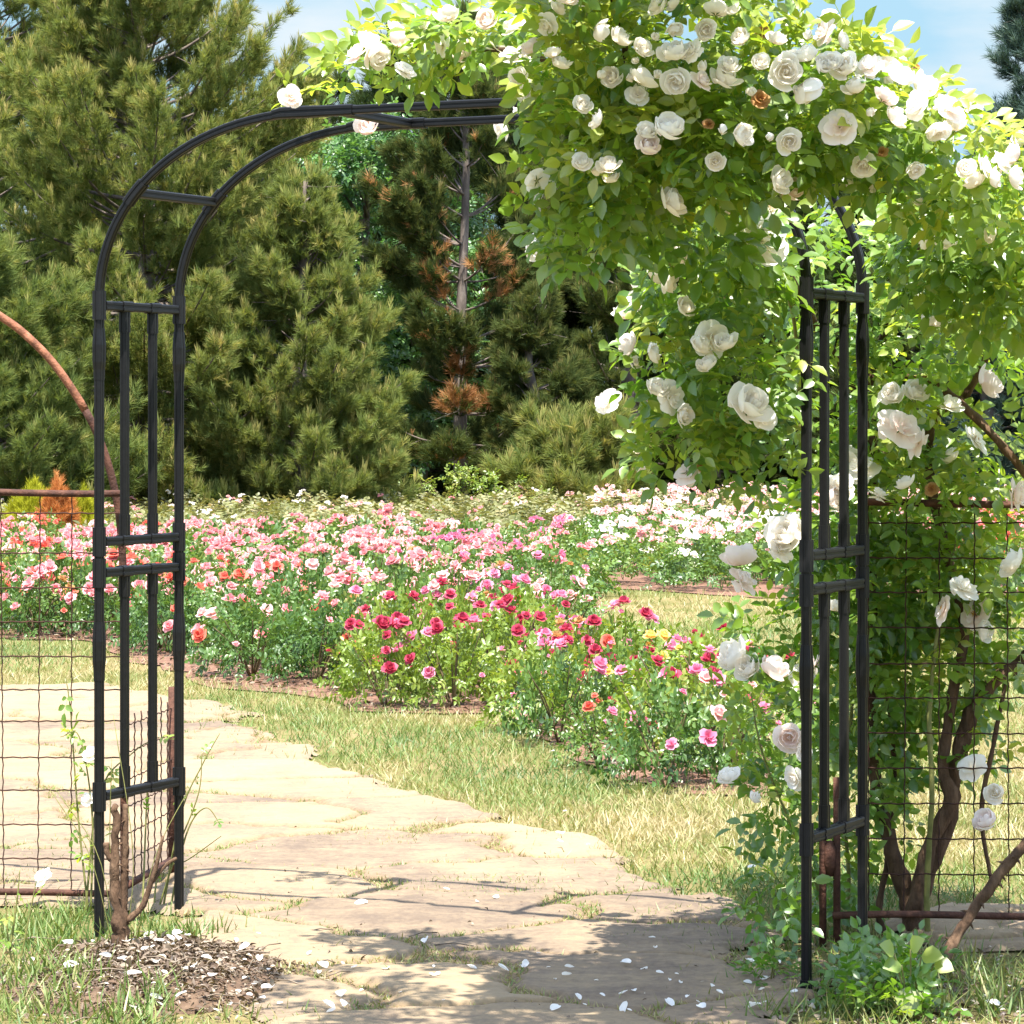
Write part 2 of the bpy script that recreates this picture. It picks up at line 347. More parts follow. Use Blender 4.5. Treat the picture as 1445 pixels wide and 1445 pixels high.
for i in range(26):
    a, r_ = rng.uniform(0, 6.28), rng.uniform(0.02, 0.26)
    b = np.array([math.cos(a) * r_ * 0.5, math.sin(a) * r_ * 0.5, 0.05]); tip = np.array([math.cos(a) * r_, math.sin(a) * r_, 0.26 + rng.uniform(-0.05, 0.05)])
    tube(_c, [b, tip, tip + (0, 0, 0.03)], [0.01, 0.012, 0.028], 4)
STAMENS = _c.mesh('stamens', M['stamen'])
SMALL = {}
for mt in ('salmon', 'pale_pink', 'hot_pink', 'crimson', 'coral', 'yellow', 'white', 'blush', 'spent'):
    for sd in range(3):
        SMALL[mt, sd] = bloom_geo([GLOBE[1], FULL[2], FULL[3]] if sd < 2 else LOOSE, 1, 3, 3, sd + 20, 0.07).mesh('bloom', M[mt])
def cluster_mesh(mt, sd):
    r = np.random.default_rng(sd + 50); g = Geo()
    for k in range(r.integers(4, 7)):
        b = bloom_geo([GLOBE[1], GLOBE[3]] if k % 2 else [FULL[1], FULL[2], FULL[3]], 1, 2, 3, sd * 9 + k, 0.08)
        t = tpl_of(b); d = np.array([[r.normal(), r.normal(), 1.6]])
        stamp(g, t, frames(np.array([[r.normal(), r.normal(), 0.05]]), d), np.array([r.uniform(0.7, 1.1)]),
              np.array([[r.uniform(-1.7, 1.7), r.uniform(-1.7, 1.7), r.uniform(-0.4, 0.5)]]), np.zeros(1))
    return g.mesh('flower_cluster', M[mt])
CLUSTER = {(mt, sd): cluster_mesh(mt, sd) for mt in ('salmon', 'pale_pink', 'hot_pink', 'coral', 'white', 'blush') for sd in range(3)}

def aim(o, d, scale, spin=None):                # local +Z along d
    z = Vector(d).normalized(); q = z.to_track_quat('Z', 'Y')
    o.rotation_mode = 'QUATERNION'
    from mathutils import Quaternion
    o.rotation_quaternion = q @ Quaternion((0, 0, 1), spin if spin is not None else random.uniform(0, 6.28))
    o.scale = (scale,) * 3

# ------------------------------------------------------------------ world, sun, camera
w = bpy.data.worlds.new('World'); scene.world = w; w.use_nodes = True
nt = w.node_tree; nt.nodes.clear()
wo = nt.nodes.new('ShaderNodeOutputWorld'); bg = nt.nodes.new('ShaderNodeBackground'); nt.links.new(bg.outputs[0], wo.inputs[0])
sky = nt.nodes.new('ShaderNodeTexSky'); sky.sky_type = 'NISHITA'; sky.sun_disc = False
SUN_FROM = Vector((0.02, -0.375, 0.927)).normalized()
sky.sun_elevation = math.asin(SUN_FROM.z); sky.sun_rotation = math.atan2(SUN_FROM.x, SUN_FROM.y)
sky.air_density = 1.0; sky.dust_density = 0.2; sky.ozone_density = 1.6
tc = nt.nodes.new('ShaderNodeTexCoord'); mp = nt.nodes.new('ShaderNodeMapping'); mp.inputs['Scale'].default_value = (5.0, 5.0, 16.0); mp.inputs['Location'].default_value = (1.35, 0.0, 0.2)
nt.links.new(tc.outputs['Generated'], mp.inputs[0])
cn = nt.nodes.new('ShaderNodeTexNoise'); cn.inputs['Scale'].default_value = 1.4; cn.inputs['Detail'].default_value = 7; cn.inputs['Roughness'].default_value = 0.55
nt.links.new(mp.outputs[0], cn.inputs['Vector'])
cf = ramp(nt, cn.outputs[0], [(0.46, (0.02, 0.02, 0.02)), (0.72, (0.9, 0.9, 0.9))])
sep = nt.nodes.new('ShaderNodeSeparateXYZ'); nt.links.new(tc.outputs['Generated'], sep.inputs[0])
low = ramp(nt, sep.outputs[2], [(0.14, (0, 0, 0)), (0.4, (1, 1, 1))])          # deep clear blue near the horizon, brighter cloud overhead
def cmix(f, a, b):
    m = nt.nodes.new('ShaderNodeMix'); m.data_type = 'RGBA'; nt.links.new(f, m.inputs[0])
    for i, v in ((6, a), (7, b)):
        if isinstance(v, tuple): m.inputs[i].default_value = (*v, 1)
        else: nt.links.new(v, m.inputs[i])
    return m.outputs[2]
clear = cmix(low, (0.88, 1.42, 1.79), sky.outputs[0]); cloud = cmix(low, (1.85, 1.87, 1.89), (8.2, 8.3, 8.4))
nt.links.new(cmix(cf, clear, cloud), bg.inputs[0]); bg.inputs[1].default_value = 0.15
sl = bpy.data.lights.new('sun', 'SUN'); sl.energy = 4.6; sl.angle = math.radians(0.5); sl.color = (1.0, 0.955, 0.88)
so = link('sun', sl); so.rotation_mode = 'QUATERNION'; so.rotation_quaternion = SUN_FROM.to_track_quat('Z', 'Y'); so.location = (3, -3, 12)
cd = bpy.data.cameras.new('camera'); cd.sensor_width = 36; cd.lens = 36 * F / 1445; cd.shift_y = -(722.5 - HY) / 1445
cd.clip_end = 2000; cd.clip_start = 0.1
co = link('camera', cd); co.location = (0, 0, HC); co.rotation_euler = (math.pi / 2, 0, 0); scene.camera = co
scene.view_settings.view_transform = 'Standard'; scene.view_settings.look = 'None'; scene.view_settings.exposure = 1.85
scene.render.engine = 'CYCLES'
cy = scene.cycles; cy.max_bounces = 7; cy.diffuse_bounces = 4; cy.glossy_bounces = 2; cy.transmission_bounces = 5
cy.use_denoising = True
try: cy.denoiser = 'OPENIMAGEDENOISE'; cy.denoising_input_passes = 'RGB_ALBEDO_NORMAL'; cy.denoising_prefilter = 'ACCURATE'
except Exception: cy.use_denoising = False
cy.adaptive_threshold = 0.005; cy.sample_clamp_indirect = 6

# ------------------------------------------------------------------ ground, path, beds
def sheet(name, x0, x1, ys, nx, z, mat, zf=None):
    g = Geo(); xs = np.linspace(x0, x1, nx); X, Y = np.meshgrid(xs, ys, indexing='ij')
    Z = np.full(X.shape, z) if zf is None else zf(X, Y)
    ny = len(ys); i, j = np.meshgrid(np.arange(nx - 1), np.arange(ny - 1), indexing='ij')
    Q = np.stack([i * ny + j, (i + 1) * ny + j, (i + 1) * ny + j + 1, i * ny + j + 1], -1).reshape(-1, 4)
    g.add(np.stack([X, Y, Z], -1).reshape(-1, 3), None, Q)
    return tag(link(name, g.mesh(name, mat)), kind='structure')
sheet('ground', -220, 220, np.linspace(-40, 600, 40), 30, 0.0, M['ground'])

RIGHT_EDGE = [(1130, 1445), (1110, 1380), (1085, 1310), (1010, 1258), (850, 1200), (620, 1132), (480, 1090), (430, 1060), (330, 1010), (255, 985), (140, 968)]
PATH = [(0.72, 3.0)] + [tuple(gpt(*p)) for p in RIGHT_EDGE] + [(-6.5, 18.4), (-6.5, 9.9), (-1.55, 9.75), (-0.97, 9.5), (-0.78, 8.8), (-0.66, 8.2), (-0.55, 7.5), (-0.5, 3.0)]
PATH_R = [tuple(gpt(1225, 1300)), tuple(gpt(1300, 1286)), (1.45, 9.75), (4, 10.0), (4, 8.95), tuple(gpt(1330, 1346)), tuple(gpt(1250, 1330))]
def path_mask(X, Y):
    dx = (fbm(X * 2.3, Y * 2.3, 5) - 0.5) * 0.34 + (vnoise(X * 22, Y * 14, 6) - 0.5) * 0.14; dy = (fbm(X * 2.3, Y * 2.3, 9) - 0.5) * 0.5
    return inside(PATH, X + dx, Y + dy) | inside(PATH_R, X + dx * 0.7, Y + dy * 0.5)
sr = np.random.default_rng(4)
SEEDS = np.array([(x + sr.uniform(-0.28, 0.28), y + sr.uniform(-0.3, 0.3)) for iy, y in enumerate(np.arange(3, 20, 0.62)) for x in np.arange(-6.8 + 0.4 * (iy % 2), 4.4, 0.86)])
STONE = sr.uniform(0, 1, len(SEEDS)); TILT = sr.normal(0, 0.008, (len(SEEDS), 2))
def slabs(X, Y):
    sh = X.shape; P = np.stack([X.ravel() + (fbm(X.ravel() * 3, Y.ravel() * 3, 21) - 0.5) * 0.35, Y.ravel() + (fbm(X.ravel() * 3, Y.ravel() * 3, 25) - 0.5) * 0.35], 1)
    f1 = np.full(len(P), 9.0); f2 = np.full(len(P), 9.0); idx = np.zeros(len(P), int)
    for k, (sx, sy) in enumerate(SEEDS):
        d = np.hypot((P[:, 0] - sx) * 0.75, P[:, 1] - sy); b = d < f1
        f2 = np.where(b, f1, np.minimum(f2, d)); idx = np.where(b, k, idx); f1 = np.where(b, d, f1)
    edge = f2 - f1
    tone = STONE[idx]
    tilt = TILT[idx, 0] * (P[:, 0] - SEEDS[idx, 0]) + TILT[idx, 1] * (P[:, 1] - SEEDS[idx, 1])
    return edge.reshape(sh), tone.reshape(sh), tilt.reshape(sh)
def joint_mask(X, Y):
    e, t, ti = slabs(X, Y)
    return np.clip(1.15 - e / 0.045, 0, 1), t, ti
g = Geo()
xs = np.concatenate([np.linspace(-6.5, -2.2, 90), np.linspace(-2.18, 1.0, 240), np.linspace(1.03, 4, 60)])
ys = [5.5]
while ys[-1] < 18.6: ys.append(ys[-1] + 0.010 + 0.0022 * max(0, ys[-1] - 7))
ys = np.array(ys); X, Y = np.meshgrid(xs, ys, indexing='ij'); nx, ny = X.shape
J, TN, TL = joint_mask(X, Y)
lay = fbm(X * 2.6, Y * 3.6, 31, 5) * 5.0
terr = (np.floor(lay) + np.clip((lay - np.floor(lay) - 0.42) * 8, 0, 1)) * 0.0045
Z = 0.020 + (TN - 0.5) * 0.012 + TL + terr - 0.011 + (fbm(X * 9, Y * 9, 41) - 0.5) * 0.006 - 0.022 * J ** 1.3
keep = path_mask(X, Y); soft = keep.astype(float)
for _ in range(5):                             # slabs sink into the turf along the edge
    p = np.pad(soft, 1, mode='edge'); soft = (p[:-2, 1:-1] + p[2:, 1:-1] + p[1:-1, :-2] + p[1:-1, 2:] + p[1:-1, 1:-1]) / 5 * keep
Z = np.maximum(Z, 0.006) * np.clip((soft - 0.45) / 0.5, 0, 1) + 0.003
i, j = np.meshgrid(np.arange(nx - 1), np.arange(ny - 1), indexing='ij')
km = (keep[:-1, :-1] & keep[1:, :-1] & keep[1:, 1:] & keep[:-1, 1:]).ravel()
Q = np.stack([i * ny + j, (i + 1) * ny + j, (i + 1) * ny + j + 1, i * ny + j + 1], -1).reshape(-1, 4)[km]
used = np.unique(Q); remap = -np.ones(nx * ny, int); remap[used] = np.arange(len(used))
g.add(np.stack([X, Y, Z], -1).reshape(-1, 3)[used], None, remap[Q], J.ravel()[used])
path = tag(link('path', g.mesh('path', M['stone'])), kind='structure')
a = path.data.attributes.new('tone', 'FLOAT', 'POINT'); a.data.foreach_set('value', np.clip(TN.ravel()[used] + (fbm(X * 1.1, Y * 1.1, 61).ravel()[used] - 0.5) * 1.2, 0, 1).astype(np.float32))

BED_A = [gpt(*p) for p in [(-90, 900), (0, 902), (130, 908), (240, 950), (330, 972), (470, 985), (510, 1004), (620, 1008), (735, 1008), (735, 1042), (800, 1062), (870, 1104), (980, 1118), (1110, 1122)]]
BED_A += [np.array([1.25, 15.3]), gpt(1060, 960), gpt(985, 935), gpt(850, 905), gpt(835, 840), gpt(800, 760), np.array([0.85, 47.0]), np.array([-9.2, 47.0])]
BED_B = [gpt(*p) for p in [(850, 830), (950, 836), (1130, 848), (1300, 846), (1560, 842)]] + [np.array([9.5, 47.0]), np.array([1.1, 47.0]), gpt(815, 760)]
def bed_sheet(name, poly):
    g = Geo(); P = []
    n = len(poly)
    for i in range(n):                          # subdivided, slightly ragged outline
        a, b = poly[i], poly[(i + 1) % n]; m = max(2, int(np.linalg.norm(b - a) / 0.25))
        for s in range(m):
            q = a + (b - a) * s / m; P.append(q + (np.array([vnoise(q[0] * 3, q[1] * 3, 3), vnoise(q[0] * 3, q[1] * 3, 4)]) - 0.5) * 0.28)
    me = bpy.data.meshes.new(name)
    me.from_pydata([(p[0], p[1], 0.008) for p in P], [], [list(range(len(P)))]); me.update(); me.materials.append(M['mulch'])
    return tag(link(name, me), kind='structure')
bed_sheet('rose_bed', BED_A); bed_sheet('back_bed', BED_B)
def bed_mask(X, Y): return inside(BED_A, X, Y) | inside(BED_B, X, Y)

# mound of soil and litter at the foot of the left posts
MC = np.array([-0.95, 8.52])
def mound_h(X, Y):
    d = np.hypot((X - MC[0]) / 0.38, (Y - MC[1]) / 0.56) + (fbm(X * 5, Y * 5, 71) - 0.5) * 0.5
    return np.where(d < 1, 0.055 * (1 - np.clip(d, 0, 1) ** 2) + 0.018 * (fbm(X * 14, Y * 14, 73) - 0.3), -0.02)
g = Geo(); xs = np.linspace(-1.75, -0.2, 110); ys = np.linspace(7.55, 9.65, 120); X, Y = np.meshgrid(xs, ys, indexing='ij')
i, j = np.meshgrid(np.arange(109), np.arange(119), indexing='ij')
g.add(np.stack([X, Y, mound_h(X, Y)], -1).reshape(-1, 3), None, np.stack([i * 120 + j, (i + 1) * 120 + j, (i + 1) * 120 + j + 1, i * 120 + j + 1], -1).reshape(-1, 4))
tag(link('soil_mound', g.mesh('soil_mound', M['soil'])), kind='structure')

# ------------------------------------------------------------------ grass
def blade_tpl():
    V = np.array([(-0.5, 0, 0), (0.5, 0, 0), (-0.42, 0.12, 0.5), (0.42, 0.12, 0.5), (0, 0.42, 1.0)])
    return V, np.array([(2, 3, 4)]), np.array([(0, 1, 3, 2)]), np.array([-0.08, -0.08, 0, 0, 0.08])
BLADE = blade_tpl()
def blades(geo, X, Y, Zb, length, width, dry, lean=0.5):
    n = len(X); a = rng.uniform(0, 2 * np.pi, n)
    x = np.stack([np.cos(a), np.sin(a), np.zeros(n)], 1); y = np.stack([-np.sin(a), np.cos(a), np.zeros(n)], 1)
    z = norm(np.stack([rng.normal(0, lean, n), rng.normal(0, lean, n), np.ones(n)], 1))
    stamp(geo, BLADE, np.stack([x, y, z], -1), np.stack([np.full(n, width) if np.isscalar(width) else width, length * 1.0, length], 1), np.stack([X, Y, Zb], 1), dry)
def dry_at(X, Y):
    d = 0.46 + (fbm(X * 0.9, Y * 0.6, 81) - 0.5) * 1.6 + (fbm(X * 4, Y * 3, 85) - 0.5) * 0.7
    return d
g = Geo()
for y0, y1, dens in ((6.5, 9.5, 1700), (9.5, 13, 3000), (13, 18, 1900), (18, 24, 700), (24, 34, 260), (34, 52, 40)):
    hw = 0.165 * y1 + 0.9
    n = int(dens * (y1 - y0) * 2 * hw)
    X = rng.uniform(-hw, hw, n); Y = rng.uniform(y0, y1, n)
    sc = np.where(rng.random(n) < 0.45, 3.0, 0.9); jx, jy = rng.normal(0, 0.07, n) * sc, rng.normal(0, 0.12, n) * sc
    ok = ~path_mask(X + jx, Y + jy) & ~bed_mask(X + jx * 0.6, Y + jy * 0.6) & (np.hypot((X - MC[0]) / 0.42, (Y - MC[1]) / 0.62) > 1)
    X, Y = X[ok], Y[ok]; n = len(X)
    dry = dry_at(X, Y) + rng.normal(0, 0.17, n)
    dry = np.where((Y < 9.6) & (X < -0.8), dry - 0.22, dry); dry = np.where((Y < 9.6) & (X > 0.9), dry + 0.12, dry)
    k = max(1, y0 / 14)
    blades(g, X, Y, np.zeros(n), rng.uniform(0.018, 0.055, n) * (0.9 + 0.3 * k), 0.0042 * k, np.clip(dry, 0, 1), 0.75)
# sparse dry grass in the joints and along the edge of the paving
n = 300000; X = rng.uniform(-3.2, 1.2, n); Y = rng.uniform(6.5, 18.2, n)
ok = path_mask(X, Y); X, Y = X[ok], Y[ok]; J, _, _ = joint_mask(X, Y)
ok = (J > 0.25) & (fbm(X * 2.2, Y * 1.6, 91) + rng.normal(0, 0.05, len(X)) > 0.40) | (fbm(X * 1.7, Y * 1.5, 95) + rng.normal(0, 0.04, len(X)) > 0.655)
X, Y = X[ok], Y[ok]; n = len(X)
blades(g, X, Y, np.full(n, 0.008), rng.uniform(0.008, 0.028, n), 0.004, np.clip(rng.normal(0.66, 0.16, n) - (fbm(X * 1.3, Y * 1.3, 99) > 0.58) * 0.25, 0, 1), 0.9)
tag(link('grass', g.mesh('grass', M['grass'])), 'short half dry grass growing on the lawn and between the paving stones', 'grass', kind='stuff')

def tall_grass(name, pts, label, hmin, hmax, dry, per=26):
    g = Geo()
    for (px, py, n) in pts:
        X0, Y0 = gpt(px, py); m = int(n)
        X = X0 + rng.normal(0, 0.05, m); Y = Y0 + rng.normal(0, 0.06, m)
        blades(g, X, Y, np.maximum(0, mound_h(X, Y)), rng.uniform(hmin, hmax, m), rng.uniform(0.003, 0.007, m), np.clip(rng.normal(dry, 0.16, m), 0, 1), 0.42)
    return tag(link(name, g.mesh(name, M['grass'])), label, 'grass', kind='stuff')
tall_grass('tall_grass', [(x, y, 70) for x, y in [(20, 1395), (60, 1340), (100, 1330), (30, 1430), (80, 1425), (140, 1440), (190, 1440), (220, 1425), (10, 1330), (45, 1310), (95, 1300), (70, 1322), (262, 1322), (290, 1326), (205, 1335), (60, 1385), (110, 1400)]],
           'green and straw grass tufts around the soil mound and left posts', 0.03, 0.095, 0.40)
tall_grass('weed_grass', [(x, y, 46) for x, y in [(1090, 1436), (1190, 1440), (1240, 1440), (1290, 1436), (1340, 1425), (1390, 1430), (1430, 1420), (1410, 1390), (1360, 1385), (1190, 1425), (1240, 1425), (1330, 1360)]],
           'grass tufts growing among the low leaves at the foot of the climbing rose', 0.03, 0.12, 0.45)

# dry litter on the mound and under the rose
g = Geo()
def litter(n, cx, cy, sx, sy, zf, s0, s1, mean):
    X = cx + rng.normal(0, sx, n); Y = cy + rng.normal(0, sy, n)
    Z = zf(X, Y)
    d = rand_dirs(n); d[:, 2] *= 0.35; nn = np.stack([rng.normal(0, 0.45, n), rng.normal(0, 0.45, n), np.ones(n)], 1)
    S = np.stack([rng.uniform(0.15, 1.3, n), np.ones(n), rng.uniform(0.5, 3.0, n)], 1) * (s0 + (s1 - s0) * rng.random(n) ** 1.6)[:, None]
    stamp(g, LEAF, frames(d, nn), S, np.stack([X, Y, Z + 0.006], 1), np.clip(rng.normal(mean, 0.25, n), 0, 1))
mz = lambda X, Y: np.maximum(0.005, mound_h(X, Y))
litter(8000, MC[0], MC[1], 0.19, 0.26, mz, 0.005, 0.028, 0.42)
litter(500, -0.62, 8.3, 0.14, 0.3, mz, 0.008, 0.024, 0.6)
litter(1500, 1.1, 8.3, 0.28, 0.4, lambda X, Y: 0 * X + 0.006, 0.012, 0.035, 0.55)
litter(350, -0.2, 9.6, 0.8, 1.4, lambda X, Y: 0 * X + 0.018, 0.006, 0.016, 0.6)
for k in range(60):
    x, y = MC + rng.normal(0, (0.28, 0.3)); z = max(0.01, float(mound_h(np.array(x), np.array(y)))) + 0.008; a = rng.uniform(0, 6.28); l = rng.uniform(0.04, 0.14)
    d = np.array([math.cos(a), math.sin(a), 0.05]) * l
    tube(g, [(x, y, z), np.array((x, y, z)) + d * 0.5 + (0, 0, 0.008), np.array((x, y, z)) + d], 0.002, 4, 0.6)
tag(link('leaf_litter', g.mesh('leaf_litter', M['litter'])), 'brown dry leaf litter and twigs scattered over the mound and under the rose', 'litter', kind='stuff')
# chips of bark on the front edge of the bed
g = Geo()
n = 9000; X = rng.uniform(-3.4, 1.3, n); Y = rng.uniform(12.4, 24, n); ok = inside(BED_A, X, Y); X, Y = X[ok], Y[ok]; n = len(X)
d = rand_dirs(n); d[:, 2] *= 0.2; nn = np.stack([rng.normal(0, 0.4, n), rng.normal(0, 0.4, n), np.ones(n)], 1)
stamp(g, LEAF, frames(d, nn), np.stack([rng.uniform(0.5, 1.2, n), np.ones(n), np.ones(n)], 1) * rng.uniform(0.02, 0.055, n)[:, None], np.stack([X, Y, np.full(n, 0.014)], 1), np.clip(rng.normal(0.4, 0.25, n), 0, 1))
tag(link('bark_chips', g.mesh('bark_chips', M['litter'])), 'brown bark chips and dead leaves on the front of the rose bed', 'bark chips', kind='stuff')

# ------------------------------------------------------------------ black arch
LF, RF = np.array([(140 - CX) / 488, F / 488]), np.array([(1138 - CX) / 543, F / 543])
UX = (RF - LF) / np.linalg.norm(RF - LF); W_ = np.linalg.norm(RF - LF); DX = np.array([-UX[1], UX[0]]); D_ = 0.44
arch = thing('garden_arch', (*LF, 0), 'tall black metal garden arch with barred side panels standing over the stone path', 'arch')
def A(u, dd, h): p = UX * u + DX * dd; return np.array([p[0], p[1], h])
def rprof(a=1.0, b=1.0, groove=True):           # rounded bar section with a shallow groove on each face
    pts = []
    for k in range(4):
        an = k * math.pi / 2; c, s = math.cos(an), math.sin(an)
        for x, y in ((1, -0.72), (1, -0.28), (0.86, -0.2), (0.86, 0.2), (1, 0.28), (1, 0.72), (0.9, 0.9)):
            X_, Y_ = x * c - y * s, x * s + y * c; pts.append((X_ * a, Y_ * b))
    return np.array(pts)
BAR = rprof()
TOPH, CUR0, CA, CB = 2.357, 1.835, 0.70, 0.522
RUNG_H = [0.405, 1.052, 1.142, 1.826]
r0 = 0.0118
up3 = (UX[0], UX[1], 0)
for side in (0, 1):
    U = 0 if side == 0 else W_
    sgn = 1 if side == 0 else -1
    for dd in (0, D_):
        g = Geo(); tube(g, [A(U, dd, -0.06), A(U, dd, 0.9), A(U, dd, 1.84)], r0, prof=BAR, up=up3); po = part('post', g, M['black'], arch, False)
        for hc, hl in ((0.825, 0.085), (1.685, 0.075)):          # swelling joint sleeves
            g = Geo(); hs = [-hl, -hl + 0.03, -hl * 0.3, hl * 0.35, hl - 0.02, hl]; rs = [1.1, 1.14, 1.32, 1.36, 1.2, 1.1]
            tube(g, [A(U, dd, hc + q) for q in hs], [r0 * q for q in rs], prof=rprof(1, 1), up=up3); part('joint_sleeve', g, M['black'], po, False)
        if dd == 0 and side == 1:
            g = Geo(); tube(g, [A(U, dd, 0.0), A(U, dd, 0.04)], r0 * 1.2, prof=BAR, up=up3); part('foot_cap', g, M['black'], po, False)
        g = Geo(); pts = []
        for t in np.linspace(0, math.pi / 2, 26):
            ex = 2 / 2.12
            pts.append(A(U + sgn * CA * (1 - math.cos(t) ** ex), dd, CUR0 + CB * math.sin(t) ** ex))
        tube(g, pts, r0, prof=BAR, up=up3); part('curved_tube', g, M['black'], arch, False)
        for h in RUNG_H:                                          # clamps on the posts
            g = Geo(); tube(g, [A(U, dd, h - 0.042), A(U, dd, h + 0.042)], r0 * 1.34, prof=rprof(), up=up3); part('clamp', g, M['dark_clamp'], arch, False)
    for h in RUNG_H:
        g = Geo(); tube(g, [A(U, 0.022, h), A(U, D_ - 0.022, h)], 0.0135, prof=BAR, up=(0, 0, 1)); rung = part('rung', g, M['dark_clamp'], arch, False)
        for f in (0.31, 0.66):
            g = Geo(); tube(g, [A(U, D_ * f - 0.026, h), A(U, D_ * f + 0.026, h)], 0.0158, prof=BAR, up=(0, 0, 1)); part('rung_collar', g, M['dark_clamp'], rung, False)
        for f in (0.06, 0.94):                                    # screw heads
            g = Geo(); c = A(U - 0.0145, D_ * f + (0.01 if f < 0.5 else -0.01), h)
            tube(g, [c, c - A(0.004, 0, 0)], 0.005, 8); part('screw', g, M['black'], rung, True)
    for (h0, h1) in ((RUNG_H[0], RUNG_H[1]), (RUNG_H[2], RUNG_H[3])):
        for f in (0.31, 0.66):
            g = Geo(); tube(g, [A(U, D_ * f, h0 + 0.012), A(U, D_ * f, h1 - 0.012)], 0.0112, prof=BAR, up=up3); b = part('side_bar', g, M['black'], arch, False)
            for e, s2 in ((h0, 1), (h1, -1)):
                g = Geo(); tube(g, [A(U, D_ * f, e + s2 * 0.016), A(U, D_ * f, e + s2 * 0.075)], 0.0135, prof=BAR, up=up3); part('bar_socket', g, M['black'], b, False)
    # cross rungs on the curve and where the flat top begins
    t = 0.62 if side == 0 else 0.62
    ex = 2 / 2.12
    for (uu, hh, rr) in ((U + sgn * CA * (1 - math.cos(t) ** ex), CUR0 + CB * math.sin(t) ** ex, 1), (U + sgn * (CA + 0.085), TOPH, 0)):
        g = Geo(); tube(g, [A(uu, 0.01, hh), A(uu, D_ - 0.01, hh)], 0.013, prof=BAR, up=(0, 0, 1)); part('rung', g, M['dark_clamp'], arch, False)
        for dd in (0, D_):
            if rr:
                dt = 0.07
                pts = [A(U + sgn * CA * (1 - math.cos(q) ** ex), dd, CUR0 + CB * math.sin(q) ** ex) for q in np.linspace(t - dt, t + dt, 5)]
            else:
                pts = [A(uu - 0.05 * sgn, dd, hh), A(uu, dd, hh), A(uu + 0.05 * sgn, dd, hh)]
            g = Geo(); tube(g, pts, r0 * 1.3, prof=BAR, up=up3 if rr else (0, 0, 1)); part('clamp', g, M['dark_clamp'] if rr else M['black'], arch, False)
    for dd in (0, D_):                                            # sleeves joining curve and top
        g = Geo(); q = [0.0 + CA - 0.12, CA - 0.09, CA - 0.02, CA + 0.035]
        tube(g, [A(U + sgn * x, dd, TOPH - (0.004 if k == 0 else 0)) for k, x in enumerate(q)], [r0 * 1.1, r0 * 1.35, r0 * 1.42, r0 * 1.3], prof=BAR, up=(0, 0, 1)); part('joint_sleeve', g, M['black'], arch, False)
for dd in (0, D_):
    g = Geo(); tube(g, [A(CA, dd, TOPH), A(W_ / 2, dd, TOPH), A(W_ - CA, dd, TOPH)], r0, prof=BAR, up=(0, 0, 1)); part('top_tube', g, M['black'], arch, False)

# ------------------------------------------------------------------ rusty fences and old trellis
def wavy(p0, p1, r, geo, amp=0.0014, pitch=0.05, R=0.5, sag=0.0):
    n = max(6, int(np.linalg.norm(p1 - p0) / pitch * 2)); s = np.linspace(0, 1, n)[:, None]
    P = p0 + (p1 - p0) * s; k = np.where(np.arange(n) % 2, amp, -amp)
    if abs(p1[2] - p0[2]) > 0.3: P[:, 0] += k
    else: P[:, 2] += k
    P[:, 1] += rng.normal(0, 0.002, n)
    tube(geo, P, r, 4, R)
def fence(X0, X1, Y, zb, zt, name, label, vx, hz):
    root = thing(name, (X0, Y, 0), label, 'fence')
    o = np.array([X0, Y, 0])
    for z in (zb, zt):
        g = Geo(); pts = [(x - X0, 0 + 0.004 * math.sin(x * 9), z + 0.004 * math.sin(x * 7 + z)) for x in np.linspace(X0, X1, 14)]
        if X0 > 0 and z == zb: pts = [(-0.082, 0, z)] + pts
        tube(g, pts, 0.0105, 10); part('rail', g, M['rust_dark'], root)
    g = Geo()
    for x in vx: wavy(np.array([x - X0, 0.004, zb]), np.array([x - X0 + rng.normal(0, 0.006), 0.004, zt]), 0.0019, g)
    for z in hz: wavy(np.array([0, -0.002, z]), np.array([X1 - X0, -0.002, z + rng.normal(0, 0.004)]), 0.0022, g)
    part('wire_mesh', g, M['wire'], root)
    for x in ((X0, X1) if X0 > 0 else (X0,)):
        g = Geo(); tube(g, [(x - X0, 0, -0.05), (x - X0, 0, zt + 0.01)], 0.012, 10); part('fence_post', g, M['rust_dark'], root)
    return root
YL = 9.75; sL = F / YL
hz = [HC - (y - HY) / sL for y in (724, 783, 830, 878, 925, 973, 1020, 1068, 1115, 1163, 1210)]
vx = [(x - CX) / sL for x in (5, 53, 100)] + [(5 - 47.5 * k - CX) / sL for k in range(1, 9)]
fence((-400 - CX) / sL, (174 - CX) / sL, YL, HC - (1260 - HY) / sL, HC - (695 - HY) / sL, 'wire_fence', 'rusty wire mesh fence panel in front of pink roses, beside the barred left side', vx, hz)
YR = 9.02; sR = F / YR
hz = [HC - (y - HY) / sR for y in (738, 787, 836, 885, 937, 985, 1034, 1084, 1134, 1183, 1233)]
vx = [(1226 + 49.5 * k - CX) / sR for k in range(0, 12)]
fence((1216 - CX) / sR, (1800 - CX) / sR, YR, HC - (1292 - HY) / sR, HC - (710 - HY) / sR, 'wire_fence', 'rusty wire mesh fence panel half hidden by the climbing rose trunks', vx, hz)

